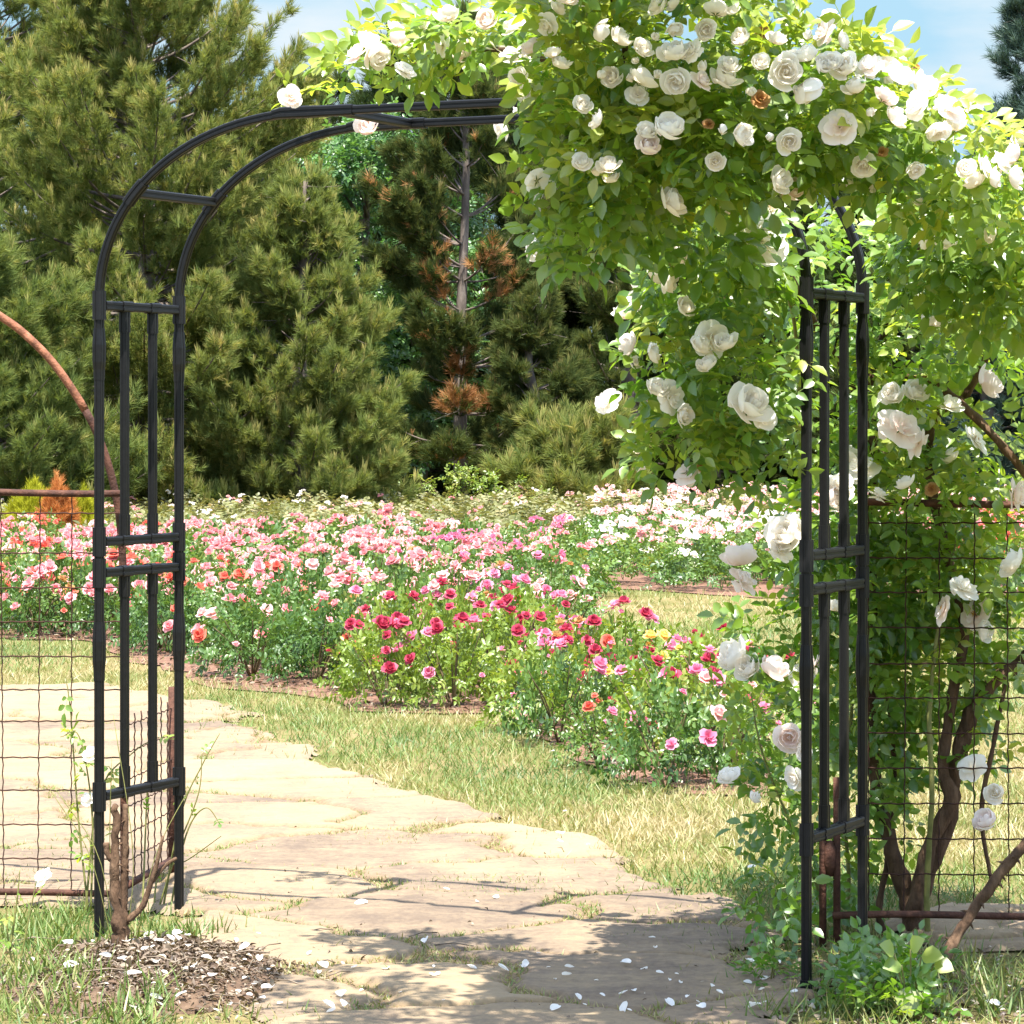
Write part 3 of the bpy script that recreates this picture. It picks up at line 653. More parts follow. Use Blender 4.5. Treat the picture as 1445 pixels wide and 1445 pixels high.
# old rusty hoop over the left fence
root = thing('rusty_hoop', at(166, 0, YL + 0.05) * (1, 1, 0), 'curved rusty iron pipe arching over the left wire fence', 'pipe')
o = at(166, 0, YL + 0.05) * (1, 1, 0)
pts = [at(x, y, YL + 0.05) - o for x, y in [(175, 1300), (175, 1100), (175, 900), (172, 770), (160, 683), (133, 603), (85, 525), (40, 476), (0, 446), (-60, 412), (-130, 385), (-220, 365), (-320, 358), (-430, 372), (-540, 420), (-630, 510), (-690, 640), (-710, 900), (-712, 1300)]]
g = Geo(); PP = smooth_path(pts, 120); kk = int(np.argmax(PP[:, 2] > at(0, 576, YL + 0.05)[2])); tube(g, PP[kk - 1:], 0.0124, 10); part('pipe', g, M['rust'], root)
g = Geo(); tube(g, PP[:kk], 0.0120, 10); part('lower_pipe', g, M['rust_dark'], root)
# low side lattice of the old trellis
root = thing('rusty_lattice', (*((166 - CX) / sL, YL + 0.05), 0), 'low rusty lattice panel running back behind the lower bars of the left side', 'trellis')
P0 = np.array([(170 - CX) / sL, YL + 0.05]); P1 = np.array([(243 - CX) / (F / 10.44), 10.44]); o2 = np.array([(166 - CX) / sL, YL + 0.05])
def LP(f, z): p = P0 + (P1 - P0) * f - o2; return np.array([p[0], p[1], z])
g = Geo(); tube(g, [LP(0, 0.055), LP(1, 0.055)], 0.012, 8); part('rail', g, M['rust_dark'], root)
g = Geo(); tube(g, [LP(1, -0.05), LP(1, 0.3), LP(1, 0.62)], 0.013, 8); part('stake', g, M['rust_dark'], root)
g = Geo()
for f in np.linspace(0.1, 0.9, 7): wavy(LP(f, 0.055), LP(f, 0.60 - 0.04 * rng.random()), 0.0022, g, 0.0014, 0.035)
for z in np.linspace(0.13, 0.55, 6): wavy(LP(0, z), LP(1, z), 0.0022, g, 0.002, 0.05)
part('wire_mesh', g, M['wire'], root)
# old trellis leg on the right, two rods with a plate
root = thing('rusty_trellis_leg', ((1170 - CX) / (F / 9.05), 9.05, 0), 'old rusty double rod trellis leg behind the bars of the right side', 'trellis')
for dx in (-0.018, 0.022):
    g = Geo(); tube(g, [(dx, 0, -0.05), (dx, 0, 0.25), (dx, 0, 0.48)], 0.0105, 8); part('rod', g, M['rust_dark'], root)
g = Geo(); tube(g, [(0.002, 0, 0.20), (0.002, 0, 0.235), (0.002, 0, 0.28), (0.002, 0, 0.30)], [0.010, 0.020, 0.020, 0.010], 10); part('plate', g, M['rust_dark'], root)

# ------------------------------------------------------------------ rose stump by the left posts
o = np.array([(174 - CX) / (F / 8.78), 8.78, 0.0])
root = thing('rose_stump', o, 'dead brown forked rose stump with thorns on the soil mound', 'stump')
S = F / 8.78
def sp(px, py, dy=0): return np.array([(px - 174) / S, dy, HC - (py - HY) / S])
def knobbly(geo, pts, r, n=26, R=0.5, k=0.12, sides=9):
    P = smooth_path(pts, n); rr = np.interp(np.linspace(0, 1, n), np.linspace(0, 1, len(r)), r) * (1 + rng.normal(0, k, n))
    P = P + rng.normal(0, 0.0008, P.shape) * (np.array(r).max() / 0.012); tube(geo, P, rr, sides, R)
    return P, rr
def thorns(geo, P, rr, n, l=0.016):
    for _ in range(n):
        i = rng.integers(1, len(P) - 1); a = rng.uniform(0, 6.28); t = norm(P[i + 1] - P[i - 1]); u = norm(np.cross(t, [0.3, 0.2, 1.0])); v = np.cross(t, u)
        d = u * math.cos(a) + v * math.sin(a); b = P[i] + d * rr[i] * 0.8
        tube(geo, [b, b + d * l * 0.5 - t * l * 0.1, b + d * l - t * l * 0.35], [l * 0.28, l * 0.15, l * 0.02], 5)
g = Geo(); P, r_ = knobbly(g, [sp(170, 1390), sp(170, 1330), sp(168, 1290), sp(160, 1230), sp(164, 1180), sp(163, 1134)], [0.034, 0.024, 0.022, 0.013, 0.011, 0.009]); thorns(g, P, r_, 10); part('trunk', g, M['bark'], root)
g = Geo(); P, r_ = knobbly(g, [sp(172, 1305), sp(174, 1250, 0.01), sp(176, 1200, 0.01), sp(176, 1136, 0.02)], [0.013, 0.011, 0.010, 0.008]); thorns(g, P, r_, 6); part('branch', g, M['bark'], root)
g = Geo(); knobbly(g, [sp(178, 1300), sp(200, 1280), sp(213, 1245), sp(222, 1215), sp(230, 1180)], [0.010, 0.009, 0.008, 0.006, 0.004], k=0.08); knobbly(g, [sp(213, 1245), sp(230, 1225, 0.03), sp(246, 1214, 0.05)], [0.008, 0.007, 0.005], 10); part('branch', g, M['bark'], root)
g = Geo(); knobbly(g, [sp(162, 1215), sp(152, 1205), sp(150, 1190)], [0.012, 0.010, 0.008], 10); part('branch', g, M['bark'], root)
g = Geo()
for _ in range(5):
    x = rng.uniform(-0.14, 0.14); tube(g, smooth_path([(x * 0.3, 0, 0.04), (x, rng.uniform(-0.05, 0.05), 0.3), (x * 2.2 + rng.normal(0, 0.05), rng.uniform(-0.05, 0.1), rng.uniform(0.45, 0.75))], 10), [0.0013] * 9 + [0.0005], 4)
part('twigs', g, M['young_cane'], root)

# rose seedling against the left fence
def scatter_sprays(geo, P, D, N, size, rnd):
    k = rng.integers(0, len(SPRAYS), len(P))
    for s in range(len(SPRAYS)):
        m = k == s
        if m.any(): stamp(geo, SPRAYS[s], frames(D[m], N[m]), size[m], P[m], rnd[m])
def sapling(name, px, base_y, Y, canes, label, leaf='rose_leaf', ns=26, size=0.05, bloom=None, group=None):
    o = np.array([(px - CX) / (F / Y), Y, 0.0]); root = thing(name, o, label, 'plant', group); gs, gl = Geo(), Geo()
    for c in canes:
        P = smooth_path([at(x, y, Y + dy) - o for x, y, dy in c], 22); tube(gs, P, np.linspace(0.0038, 0.0012, 22), 5)
        n = max(2, ns // len(canes)); idx = rng.integers(6, 22, n); pos = P[idx]
        D = rand_dirs(n) + np.array([0, -0.2, 0.1]); N = np.stack([rng.normal(0, 0.5, n), rng.normal(-0.4, 0.4, n), np.ones(n)], 1)
        scatter_sprays(gl, pos, D, N, rng.uniform(0.7, 1.1, n) * size, rng.uniform(0.3, 0.95, n))
    part('stems', gs, M['young_cane'], root); part('leaves', gl, M[leaf], root)
    for i, (x, y, dy, sc) in enumerate(bloom or []):
        b = link('bloom', BLOOMS['loose', 'white', i % 3], root); b.location = tuple(at(x, y, Y + dy) - o); aim(b, (rng.normal() * 0.5, -0.4, 0.5), sc * 0.8)
    return root
sapling('rose_seedling', 118, 1290, 9.62, [[(125, 1290, 0), (110, 1150, 0), (100, 1010, 0), (92, 950, 0)], [(128, 1290, 0), (130, 1150, 0), (112, 1040, 0), (85, 1040, -0.02)], [(120, 1290, 0), (140, 1120, 0.1), (190, 1060, 0.2), (225, 1040, 0.25)], [(120, 1290, 0), (128, 1200, 0.0), (122, 1180, 0)]],
        'thin young rose shoots with a few pale leaves and white blooms by the left fence', ns=26, size=0.055, bloom=[(130, 1065, -0.02, 0.035), (126, 1128, 0, 0.03), (62, 1238, 0, 0.038)])
sapling('rose_seedling', 22, 1380, 8.6, [[(25, 1390, 0), (12, 1330, 0), (8, 1260, 0)], [(14, 1340, 0), (24, 1270, 0), (28, 1228, 0)], [(22, 1390, 0), (40, 1300, 0), (52, 1240, 0)]],
        'small bare rose shoot growing at the lower left edge by the fence rail', ns=7, size=0.045)
sapling('thin_weed', 200, 1310, 9.7, [[(215, 1310, 0), (225, 1230, 0.1), (262, 1215, 0.1), (312, 1180, 0)], [(225, 1310, 0), (255, 1150, 0), (285, 1080, 0), (310, 1035, 0)], [(215, 1310, 0), (250, 1200, 0), (280, 1120, 0), (285, 1062, 0)], [(235, 1310, 0), (262, 1180, 0), (290, 1140, 0), (312, 1165, 0)], [(200, 1310, 0), (205, 1180, 0.1), (208, 1110, 0.1), (212, 1070, 0.1)]],
        'wispy thin stemmed weeds growing through the lower bars of the left side', ns=14, size=0.035)

# ------------------------------------------------------------------ climbing rose over the arch
ROOT = np.array([(1297 - CX) / (F / 9.25), 9.25, 0.0])
rose = thing('climbing_rose', ROOT, 'large climbing rose covered in white blooms, sprawling over the arch', 'climbing rose')
# foliage masses: px, py, distance, half width px, half height px, half depth m, sprays, tone
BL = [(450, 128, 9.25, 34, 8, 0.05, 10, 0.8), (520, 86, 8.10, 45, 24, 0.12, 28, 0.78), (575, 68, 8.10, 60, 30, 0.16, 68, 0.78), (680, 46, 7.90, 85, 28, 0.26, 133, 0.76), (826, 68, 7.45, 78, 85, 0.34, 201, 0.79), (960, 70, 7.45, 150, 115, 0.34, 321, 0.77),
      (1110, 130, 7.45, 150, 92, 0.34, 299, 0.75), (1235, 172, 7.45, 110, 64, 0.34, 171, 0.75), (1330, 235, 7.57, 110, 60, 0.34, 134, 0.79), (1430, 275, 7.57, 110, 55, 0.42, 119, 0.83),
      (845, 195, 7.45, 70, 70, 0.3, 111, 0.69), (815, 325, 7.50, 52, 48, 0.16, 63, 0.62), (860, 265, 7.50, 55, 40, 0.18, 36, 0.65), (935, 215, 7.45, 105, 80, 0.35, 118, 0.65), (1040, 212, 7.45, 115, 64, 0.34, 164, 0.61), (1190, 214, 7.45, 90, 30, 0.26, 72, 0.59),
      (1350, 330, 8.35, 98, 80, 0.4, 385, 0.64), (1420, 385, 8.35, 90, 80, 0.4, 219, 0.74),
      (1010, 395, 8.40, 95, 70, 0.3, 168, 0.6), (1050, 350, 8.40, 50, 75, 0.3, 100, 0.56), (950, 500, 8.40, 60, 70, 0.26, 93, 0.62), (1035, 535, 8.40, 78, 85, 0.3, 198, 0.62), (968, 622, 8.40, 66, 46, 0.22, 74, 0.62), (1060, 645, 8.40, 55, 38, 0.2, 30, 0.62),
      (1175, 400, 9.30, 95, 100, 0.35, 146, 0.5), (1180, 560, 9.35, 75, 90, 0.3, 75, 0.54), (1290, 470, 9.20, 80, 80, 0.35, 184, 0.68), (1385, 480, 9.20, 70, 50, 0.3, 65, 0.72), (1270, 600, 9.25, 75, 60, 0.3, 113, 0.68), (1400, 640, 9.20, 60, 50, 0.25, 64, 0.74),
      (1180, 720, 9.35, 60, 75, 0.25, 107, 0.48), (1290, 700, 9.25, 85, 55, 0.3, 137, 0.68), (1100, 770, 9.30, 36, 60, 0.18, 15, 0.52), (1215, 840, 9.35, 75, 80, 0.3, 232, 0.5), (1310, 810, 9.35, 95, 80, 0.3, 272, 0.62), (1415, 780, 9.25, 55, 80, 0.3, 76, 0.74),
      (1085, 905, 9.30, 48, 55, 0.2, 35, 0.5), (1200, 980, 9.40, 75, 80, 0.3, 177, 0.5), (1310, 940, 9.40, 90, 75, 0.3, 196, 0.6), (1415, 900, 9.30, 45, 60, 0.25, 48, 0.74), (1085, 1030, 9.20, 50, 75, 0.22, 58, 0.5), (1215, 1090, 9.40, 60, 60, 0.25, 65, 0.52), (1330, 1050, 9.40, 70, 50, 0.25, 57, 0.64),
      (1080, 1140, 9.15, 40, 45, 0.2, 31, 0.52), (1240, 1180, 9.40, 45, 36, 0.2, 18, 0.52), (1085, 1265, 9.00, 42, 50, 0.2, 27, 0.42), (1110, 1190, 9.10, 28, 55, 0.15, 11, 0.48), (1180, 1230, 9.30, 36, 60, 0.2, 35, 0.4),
      (860, -60, 7.15, 130, 55, 0.42, 42, 0.74), (1010, -80, 7.15, 170, 70, 0.42, 59, 0.72), (1560, 330, 8.10, 120, 100, 0.4, 236, 0.72), (1560, 560, 8.60, 90, 120, 0.4, 108, 0.71),  # masses above the top of frame are unseen, put in for their shadow
      (480, -150, 7.20, 110, 44, 0.36, 70, 0.7), (592, -190, 6.80, 150, 80, 0.36, 190, 0.7), (853, -220, 6.85, 150, 115, 0.36, 300, 0.7), (1081, -185, 6.90, 150, 85, 0.36, 190, 0.7),  # out-of-view leaf masses, added to shade the near paving
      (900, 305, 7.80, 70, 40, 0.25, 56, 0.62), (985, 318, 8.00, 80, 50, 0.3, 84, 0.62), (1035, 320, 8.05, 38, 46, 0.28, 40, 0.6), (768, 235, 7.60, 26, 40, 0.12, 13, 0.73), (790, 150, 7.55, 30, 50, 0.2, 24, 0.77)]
ELL = []
gl = Geo()
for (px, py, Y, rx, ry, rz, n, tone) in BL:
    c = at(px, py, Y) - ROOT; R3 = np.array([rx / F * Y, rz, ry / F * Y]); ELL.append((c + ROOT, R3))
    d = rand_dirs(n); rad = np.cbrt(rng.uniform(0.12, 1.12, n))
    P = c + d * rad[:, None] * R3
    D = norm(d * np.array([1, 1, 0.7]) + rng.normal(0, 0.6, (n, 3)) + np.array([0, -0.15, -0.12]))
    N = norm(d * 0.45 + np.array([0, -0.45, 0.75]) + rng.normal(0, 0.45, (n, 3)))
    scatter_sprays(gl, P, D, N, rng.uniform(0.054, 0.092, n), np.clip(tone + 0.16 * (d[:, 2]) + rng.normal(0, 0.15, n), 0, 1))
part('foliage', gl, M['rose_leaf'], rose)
def front(px, py, extra=0.02):
    o = np.array([0, 0, HC]); d = at(px, py, 1.0) - o; best = None
    for c, r in ELL:
        e = (o - c) / r; q = d / r; A_, B_, C_ = q @ q, 2 * e @ q, e @ e - 1; disc = B_ * B_ - 4 * A_ * C_
        if disc > 0:
            t = (-B_ - math.sqrt(disc)) / (2 * A_)
            if best is None or t < best: best = t
    if best is None: best = 7.6 if py < 310 else 8.9
    if 1105 < px < 1240 and py > 305: best = max(best, 8.95)
    if px < 740 and 140 < py < 200: best = 9.35
    return best - extra
# woody stems: thick trunks, arching canes
def cane(name, pts, r, mat, n=30, th=0, k=0.07, dy=0.0):
    g = Geo(); P, rr = knobbly(g, [at(x, y, Y) - ROOT for x, y, Y in pts], r, n, k=k)
    if th: thorns(g, P, rr, th, 0.02)
    return part(name, g, M[mat], rose)
cane('trunk', [(1300, 1345, 9.25), (1292, 1290, 9.25), (1310, 1230, 9.25), (1338, 1160, 9.24), (1348, 1090, 9.24), (1366, 1020, 9.22), (1395, 970, 9.2), (1445, 930, 9.2), (1510, 880, 9.2)], [0.036, 0.034, 0.026, 0.026, 0.024, 0.023, 0.022, 0.02, 0.016], 'bark', 44)
cane('trunk', [(1288, 1345, 9.27), (1285, 1285, 9.27), (1262, 1210, 9.28), (1240, 1130, 9.3), (1228, 1020, 9.33), (1232, 900, 9.35), (1228, 780, 9.35), (1235, 640, 9.35)], [0.030, 0.030, 0.025, 0.022, 0.019, 0.017, 0.015, 0.014], 'bark', 44)
cane('trunk', [(1288, 1290, 9.2), (1312, 1195, 9.2), (1342, 1130, 9.18), (1330, 1080, 9.2), (1345, 980, 9.2), (1360, 880, 9.2), (1330, 760, 9.2), (1310, 650, 9.2), (1318, 590, 9.15), (1362, 560, 9.15)], [0.024, 0.024, 0.022, 0.018, 0.016, 0.015, 0.014, 0.014, 0.014, 0.011], 'bark', 44)
cane('cane', [(1295, 1410, 8.5), (1330, 1355, 8.55), (1370, 1290, 8.6), (1410, 1235, 8.6), (1450, 1185, 8.6), (1520, 1080, 8.65)], [0.0165, 0.016, 0.015, 0.015, 0.014, 0.012], 'bark', 36, th=16)
cane('cane', [(1270, 530, 9.15), (1310, 535, 9.1), (1350, 565, 9.05), (1400, 612, 9.0), (1450, 672, 9.0), (1500, 740, 9.0)], [0.010, 0.012, 0.012, 0.012, 0.012, 0.011], 'bark', 26)
cane('cane', [(1362, 560, 9.15), (1390, 510, 9.1), (1400, 450, 9.1), (1430, 385, 9.0), (1470, 330, 9.0)], [0.011, 0.010, 0.009, 0.008, 0.006], 'bark', 24)
cane('cane', [(1235, 640, 9.35), (1200, 540, 9.35), (1140, 440, 9.2), (1080, 330, 8.5), (1000, 240, 7.8), (900, 160, 7.5), (780, 90, 7.6), (690, 70, 7.8), (600, 88, 8.1), (510, 95, 8.25)], [0.014, 0.013, 0.013, 0.012, 0.011, 0.010, 0.008, 0.006, 0.004, 0.003], 'bark', 60)
cane('cane', [(1235, 640, 9.35), (1225, 560, 9.35), (1245, 480, 9.3), (1290, 370, 8.8), (1340, 280, 8.0), (1400, 250, 7.6)], [0.014, 0.012, 0.011, 0.009, 0.007, 0.004], 'bark', 30)
cane('cane', [(1130, 640, 9.2), (1128, 560, 9.2), (1120, 450, 9.1), (1085, 330, 8.5), (1050, 220, 7.6)], [0.006, 0.006, 0.006, 0.005, 0.004], 'young_cane', 24)
cane('cane', [(1310, 1340, 9.18), (1308, 1250, 9.15), (1315, 1120, 9.1), (1312, 1000, 9.1), (1325, 880, 9.1), (1350, 760, 9.1)], [0.009, 0.009, 0.008, 0.007, 0.005, 0.003], 'young_cane', 30)
cane('cane', [(1260, 1340, 9.3), (1240, 1290, 9.3), (1255, 1200, 9.32), (1262, 1080, 9.35), (1250, 960, 9.3)], [0.012, 0.011, 0.009, 0.007, 0.005], 'bark', 24)
cane('cane', [(1196, 1340, 9.35), (1198, 1240, 9.35), (1190, 1120, 9.35), (1202, 1000, 9.35), (1195, 880, 9.35)], [0.007, 0.006, 0.006, 0.005, 0.004], 'young_cane', 24)
cane('cane', [(1400, 1250, 9.3), (1385, 1150, 9.25), (1400, 1060, 9.2), (1420, 960, 9.2)], [0.005, 0.008, 0.008, 0.005], 'bark', 20)
cane('cane', [(1170, 1330, 9.2), (1150, 1240, 9.15), (1110, 1150, 9.1), (1075, 1060, 9.1), (1060, 980, 9.1)], [0.006, 0.005, 0.004, 0.003, 0.002], 'young_cane', 24)
cane('cane', [(900, 160, 7.5), (860, -20, 7.3), (800, -150, 7.0), (600, -180, 6.9), (380, -180, 6.9)], [0.009, 0.008, 0.007, 0.005, 0.003], 'bark', 30)  # added out-of-view cane, carries the shading leaf masses above the frame
# blooms: px, py, radius px
ROSES = [(690, 30, 14), (840, 40, 14), (870, 60, 15), (905, 72, 13), (980, 72, 15), (1010, 20, 14), (1070, 92, 12), (1150, 130, 14), (1210, 130, 16), (1245, 142, 14), (1290, 112, 12), (1175, 30, 11), (1140, 85, 15), (1250, 100, 14), (1310, 125, 15), (1355, 165, 12), (790, 95, 13), (820, 150, 12), (735, 110, 12), (1380, 262, 14), (1424, 252, 15), (1300, 290, 11), (1290, 235, 12), (1405, 330, 12), (880, 450, 13), (935, 395, 14), (915, 500, 12), (960, 585, 13), (1000, 520, 12), (905, 660, 10), (1195, 650, 16), (1170, 705, 16), (1240, 700, 14), (1110, 745, 17), (1060, 945, 15), (1150, 940, 16), (1140, 1060, 12), (508, 78, 18), (525, 80, 17), (516, 66, 16), (555, 45, 12), (560, 66, 16), (597, 42, 9), (632, 30, 16), (625, 65, 14), (570, 102, 14), (662, 77, 17), (727, 42, 17), (703, 72, 16), (722, 82, 15), (755, 72, 14), (775, 34, 16), (770, 2, 18), (803, 6, 18), (748, 135, 13), (865, 110, 14), (902, 118, 17), (900, 135, 14), (884, 112, 10), (935, 12, 15), (950, 35, 12), (953, 82, 18), (957, 112, 17), (928, 55, 9), (848, 173, 12), (912, 210, 16), (941, 188, 20), (820, 233, 12), (836, 241, 10), (860, 239, 14), (767, 275, 18), (748, 348, 15), (715, 178, 14), (410, 137, 14), (522, 180, 15),
         (988, 117, 16), (1020, 118, 18), (1050, 57, 14), (1093, 62, 14), (995, 42, 14), (1108, 103, 20), (1132, 117, 21), (1124, 34, 14), (1138, 55, 10), (1166, 48, 17), (1184, 60, 12), (1155, 93, 12), (1196, 98, 17), (1222, 62, 12), (1228, 95, 18), (1266, 80, 13), (1270, 117, 17), (1300, 148, 20), (1337, 155, 21), (1320, 178, 15), (1348, 184, 15), (1185, 180, 22), (1224, 163, 11), (1258, 172, 16), (1041, 192, 15), (1113, 197, 15), (1056, 132, 11), (1010, 228, 12), (1221, 230, 15), (1222, 258, 14), (1094, 256, 16), (1112, 274, 17), (1086, 296, 16), (1072, 340, 31), (1028, 300, 12), (1313, 338, 13), (1330, 348, 14), (1386, 236, 15), (1412, 230, 15), (1436, 222, 15), (1366, 244, 10), (1445, 198, 12),
         (1270, 407, 11), (1318, 460, 17), (1385, 545, 20), (904, 432, 17), (898, 412, 13), (918, 392, 14), (948, 372, 20), (962, 437, 13), (940, 290, 18), (895, 490, 15), (896, 516, 10), (1003, 478, 22), (985, 494, 14), (1027, 490, 14), (944, 562, 19), (925, 553, 13), (1053, 578, 24), (1076, 590, 16), (858, 568, 15), (970, 668, 15), (900, 640, 10), (1270, 606, 27), (1296, 626, 18), (1262, 560, 15), (1288, 556, 15), (1375, 622, 19), (1340, 576, 17), (1345, 650, 13), (1430, 697, 21), (1280, 688, 13),
         (1184, 690, 20), (1214, 665, 22), (1115, 760, 24), (1100, 778, 15), (1045, 798, 20), (1047, 822, 19), (1333, 860, 18), (1358, 832, 18), (1378, 868, 21), (1382, 890, 14), (1437, 800, 18), (1045, 930, 20), (1086, 952, 18), (1130, 966, 24), (1176, 862, 13), (1115, 1040, 18), (1124, 1097, 15), (1030, 1102, 13), (1064, 1132, 11), (1394, 1164, 16), (1372, 1085, 18), (1405, 1120, 13)]
SPENT = [(1075, 46, 10), (1072, 140, 14), (1000, 175, 8), (1290, 95, 9), (940, 575, 9), (990, 660, 8), (1330, 445, 8), (1245, 215, 8), (1315, 690, 10)]
rr_ = np.random.default_rng(5)
kinds = ['globe', 'globe', 'globe', 'globe', 'loose', 'full']
_cl = []
for (px, py, rp) in ROSES:
    if rp >= 13 and py < 310 and px > 740 and rr_.random() < 0.55:
        a = rr_.uniform(0, 6.28); _cl.append((px + math.cos(a) * rp * 1.5, py + math.sin(a) * rp * 1.2, rp * rr_.uniform(0.6, 0.95)))
ROSES = ROSES + _cl
order = sorted(range(len(ROSES)), key=lambda i: -ROSES[i][2])
small_geo = Geo()
for rank, i in enumerate(order):
    px, py, rp = ROSES[i]; t = front(px, py, 0.12); rad = (1.25 if 800 < px < 1110 and py > 280 else 1.14) * rp / F * t
    kd = kinds[rr_.integers(0, 6)]; mt = 'blush' if rr_.random() < 0.3 else 'white'
    if (px, py) in ((1072, 340), (1333, 860), (1378, 868), (1375, 622), (1003, 478)): kd = 'open' if px > 1300 else 'full'
    if rp <= 11: kd = 'bud'
    d = np.array([rr_.normal(0, 0.7), -0.45 + rr_.normal(0, 0.4), 0.55 + rr_.normal(0, 0.5)])
    if rp > 22: d = np.array([rr_.normal(0, 0.5), -0.7, 0.5])
    if rank < 112:
        b = link('bloom', BLOOMS[kd, mt, int(rr_.integers(0, 3))], rose); b.location = tuple(at(px, py, t) - ROOT)
        aim(b, d, rad * (1.28 if kd in ('globe', 'bud') else 1.0))
        c = link('calyx', CALYX, b)
        if kd == 'open': link('stamens', STAMENS, b)
        if mt == 'blush': b['label'] = 'bloom flushed with pale pink'
    else:
        src = bloom_geo(BUD if kd == 'bud' else GLOBE, 1, 4, 4, rank, 0.05); tp = tpl_of(src)
        dd = norm(d[None]); stamp(small_geo, tp, frames(np.cross(dd, [[0.3, 0.9, 0.1]]), dd), np.array([rad * 1.25]), (at(px, py, t) - ROOT)[None], np.zeros(1))
tag(part('small_blooms', small_geo, M['white'], rose), kind='stuff')
for px, py, rp in SPENT:
    t = front(px, py, 0.03); b = link('spent_bloom', BLOOMS['loose', 'spent', int(rr_.integers(0, 3))], rose); b.location = tuple(at(px, py, t) - ROOT)
    aim(b, (rr_.normal(0, 0.4), -0.7, 0.3), rp / F * t); b['label'] = 'withered brown bloom'

# low leafy plants at the foot of the climbing rose
def leafy(name, px, py, n, r, h, size, tone, label, mat='rose_leaf'):
    X0, Y0 = gpt(px, py); root = thing(name, (X0, Y0, 0), label, 'plant')
    d = rand_dirs(n); d[:, 2] = np.abs(d[:, 2]); rad = rng.uniform(0.35, 1, n)
    P = d * rad[:, None] * np.array([r, r * 0.9, h]) + np.array([0, 0, 0.02])
    g = Geo(); scatter_sprays(g, P, norm(d + rng.normal(0, 0.4, (n, 3))), norm(np.stack([rng.normal(0, 0.4, n), rng.normal(-0.3, 0.4, n), np.ones(n)], 1)), rng.uniform(0.8, 1.25, n) * size, np.clip(rng.normal(tone, 0.15, n), 0, 1))
    part('leaves', g, M[mat], root)
    g = Geo()
    for k in range(max(4, n // 5)): tube(g, [(rng.normal(0, 0.02), rng.normal(0, 0.02), 0), P[k] * 0.6 + (0, 0, 0.01), P[k]], 0.0022, 4)
    part('stems', g, M['young_cane'], root); return root
leafy('low_plant', 1226, 1425, 90, 0.12, 0.12, 0.05, .36, 'dark green low plant at the base of the right bars')
leafy('low_plant', 1275, 1440, 44, 0.12, 0.08, 0.05, .44, 'mid green low plant between the right bars and the thorny cane')
leafy('low_plant', 1262, 1395, 80, 0.13, 0.13, 0.05, .38, 'dark leafy clump in front of the main rose trunk')
leafy('low_plant', 1085, 1395, 24, 0.07, 0.07, 0.05, .42, 'small loose plant left of the front right post')
# bright seedling with rounded leaves
X0, Y0 = gpt(1285, 1440); root = thing('young_sprout', (X0, Y0, 0), 'bright yellow-green sprout with broad rounded leaves near the thorny cane', 'plant'); o = np.array([X0, Y0, 0])
g, gs = Geo(), Geo(); ROUND = leaflet_tpl(0.52, 0.1, 0.25)
for px, py, s, dx, dz in [(1280, 1392, 0.075, 0.05, -0.6), (1262, 1345, 0.05, -0.5, 0.5), (1300, 1350, 0.055, 0.8, 0.2), (1285, 1340, 0.05, 0.3, 0.5), (1272, 1362, 0.05, -0.8, 0.1), (1318, 1360, 0.05, 0.9, -0.1), (1295, 1372, 0.045, 0.6, -0.3)]:
    p = at(px, py, Y0 - 0.02) - o; stamp(g, ROUND, frames(np.array([[dx, -0.5, dz]]), np.array([[0, -0.75, 0.66]])), np.array([s]), p[None], np.array([rng.uniform(0.75, 0.95)]))
    tube(gs, smooth_path([(0, 0, 0), p * 0.6, p], 8), 0.0022, 4)
part('leaves', g, M['rose_leaf'], root); part('stems', gs, M['young_cane'], root)

# ------------------------------------------------------------------ fallen petals
def petal_mesh(sd):
    r = np.random.default_rng(sd); g = Geo(); V, Wt = [], []
    for i, u in enumerate(np.linspace(-1, 1, 6)):
        for v in np.linspace(0, 1, 6):
            wv = math.sin(math.pi * (0.12 + 0.74 * v)); x = u * 0.5 * wv; y = v - 0.5
            V.append((x, y, 0.22 * u * u * wv + 0.22 * (v - 0.5) ** 2 * (1 if sd else -0.6) + 0.04 * math.sin(u * 3 + v * 4 + sd))); Wt.append(0.6 + 0.4 * v)
    g.add(V, None, [(i * 6 + j, (i + 1) * 6 + j, (i + 1) * 6 + j + 1, i * 6 + j + 1) for i in range(5) for j in range(5)], np.array(Wt))
    return g.mesh('fallen_petal', M['white'])
PM = [petal_mesh(i) for i in range(4)]
PET = {'left': [(275, 1398), (330, 1398), (345, 1405), (352, 1418), (370, 1422), (378, 1408), (305, 1440), (222, 1395), (210, 1400), (190, 1410), (205, 1380), (240, 1358), (250, 1345), (210, 1340), (95, 1355), (90, 1372), (78, 1375), (190, 1437), (187, 1405), (100, 1395), (255, 1425), (300, 1408), (325, 1432), (380, 1390), (366, 1371), (395, 1430), (150, 1418), (265, 1375)],
       'path': [(510, 1411), (365, 1330), (437, 1358), (455, 1376), (450, 1385), (612, 1377), (710, 1380), (742, 1374), (783, 1395), (800, 1389), (815, 1421), (825, 1432), (850, 1418), (880, 1415), (888, 1440), (895, 1412), (945, 1396), (960, 1400), (925, 1350), (920, 1336), (760, 1358), (673, 1284), (630, 1266), (510, 1287), (970, 1420), (955, 1388), (990, 1435), (700, 1278), (600, 1339), (1005, 1405), (345, 1365), (500, 1378)],
       'lawn': [(780, 1076), (790, 1196), (797, 1164), (790, 1208), (830, 1212), (1060, 1246)],
       'right': [(1055, 1400), (1065, 1432), (1075, 1410), (1080, 1395), (1100, 1370), (1060, 1370), (1120, 1414), (1378, 1372), (1400, 1430), (1412, 1436), (1390, 1420), (1360, 1440), (1425, 1405)]}
PET['left'] += [(float(rng.normal(240, 70)), float(rng.uniform(1345, 1440))) for _ in range(26)]
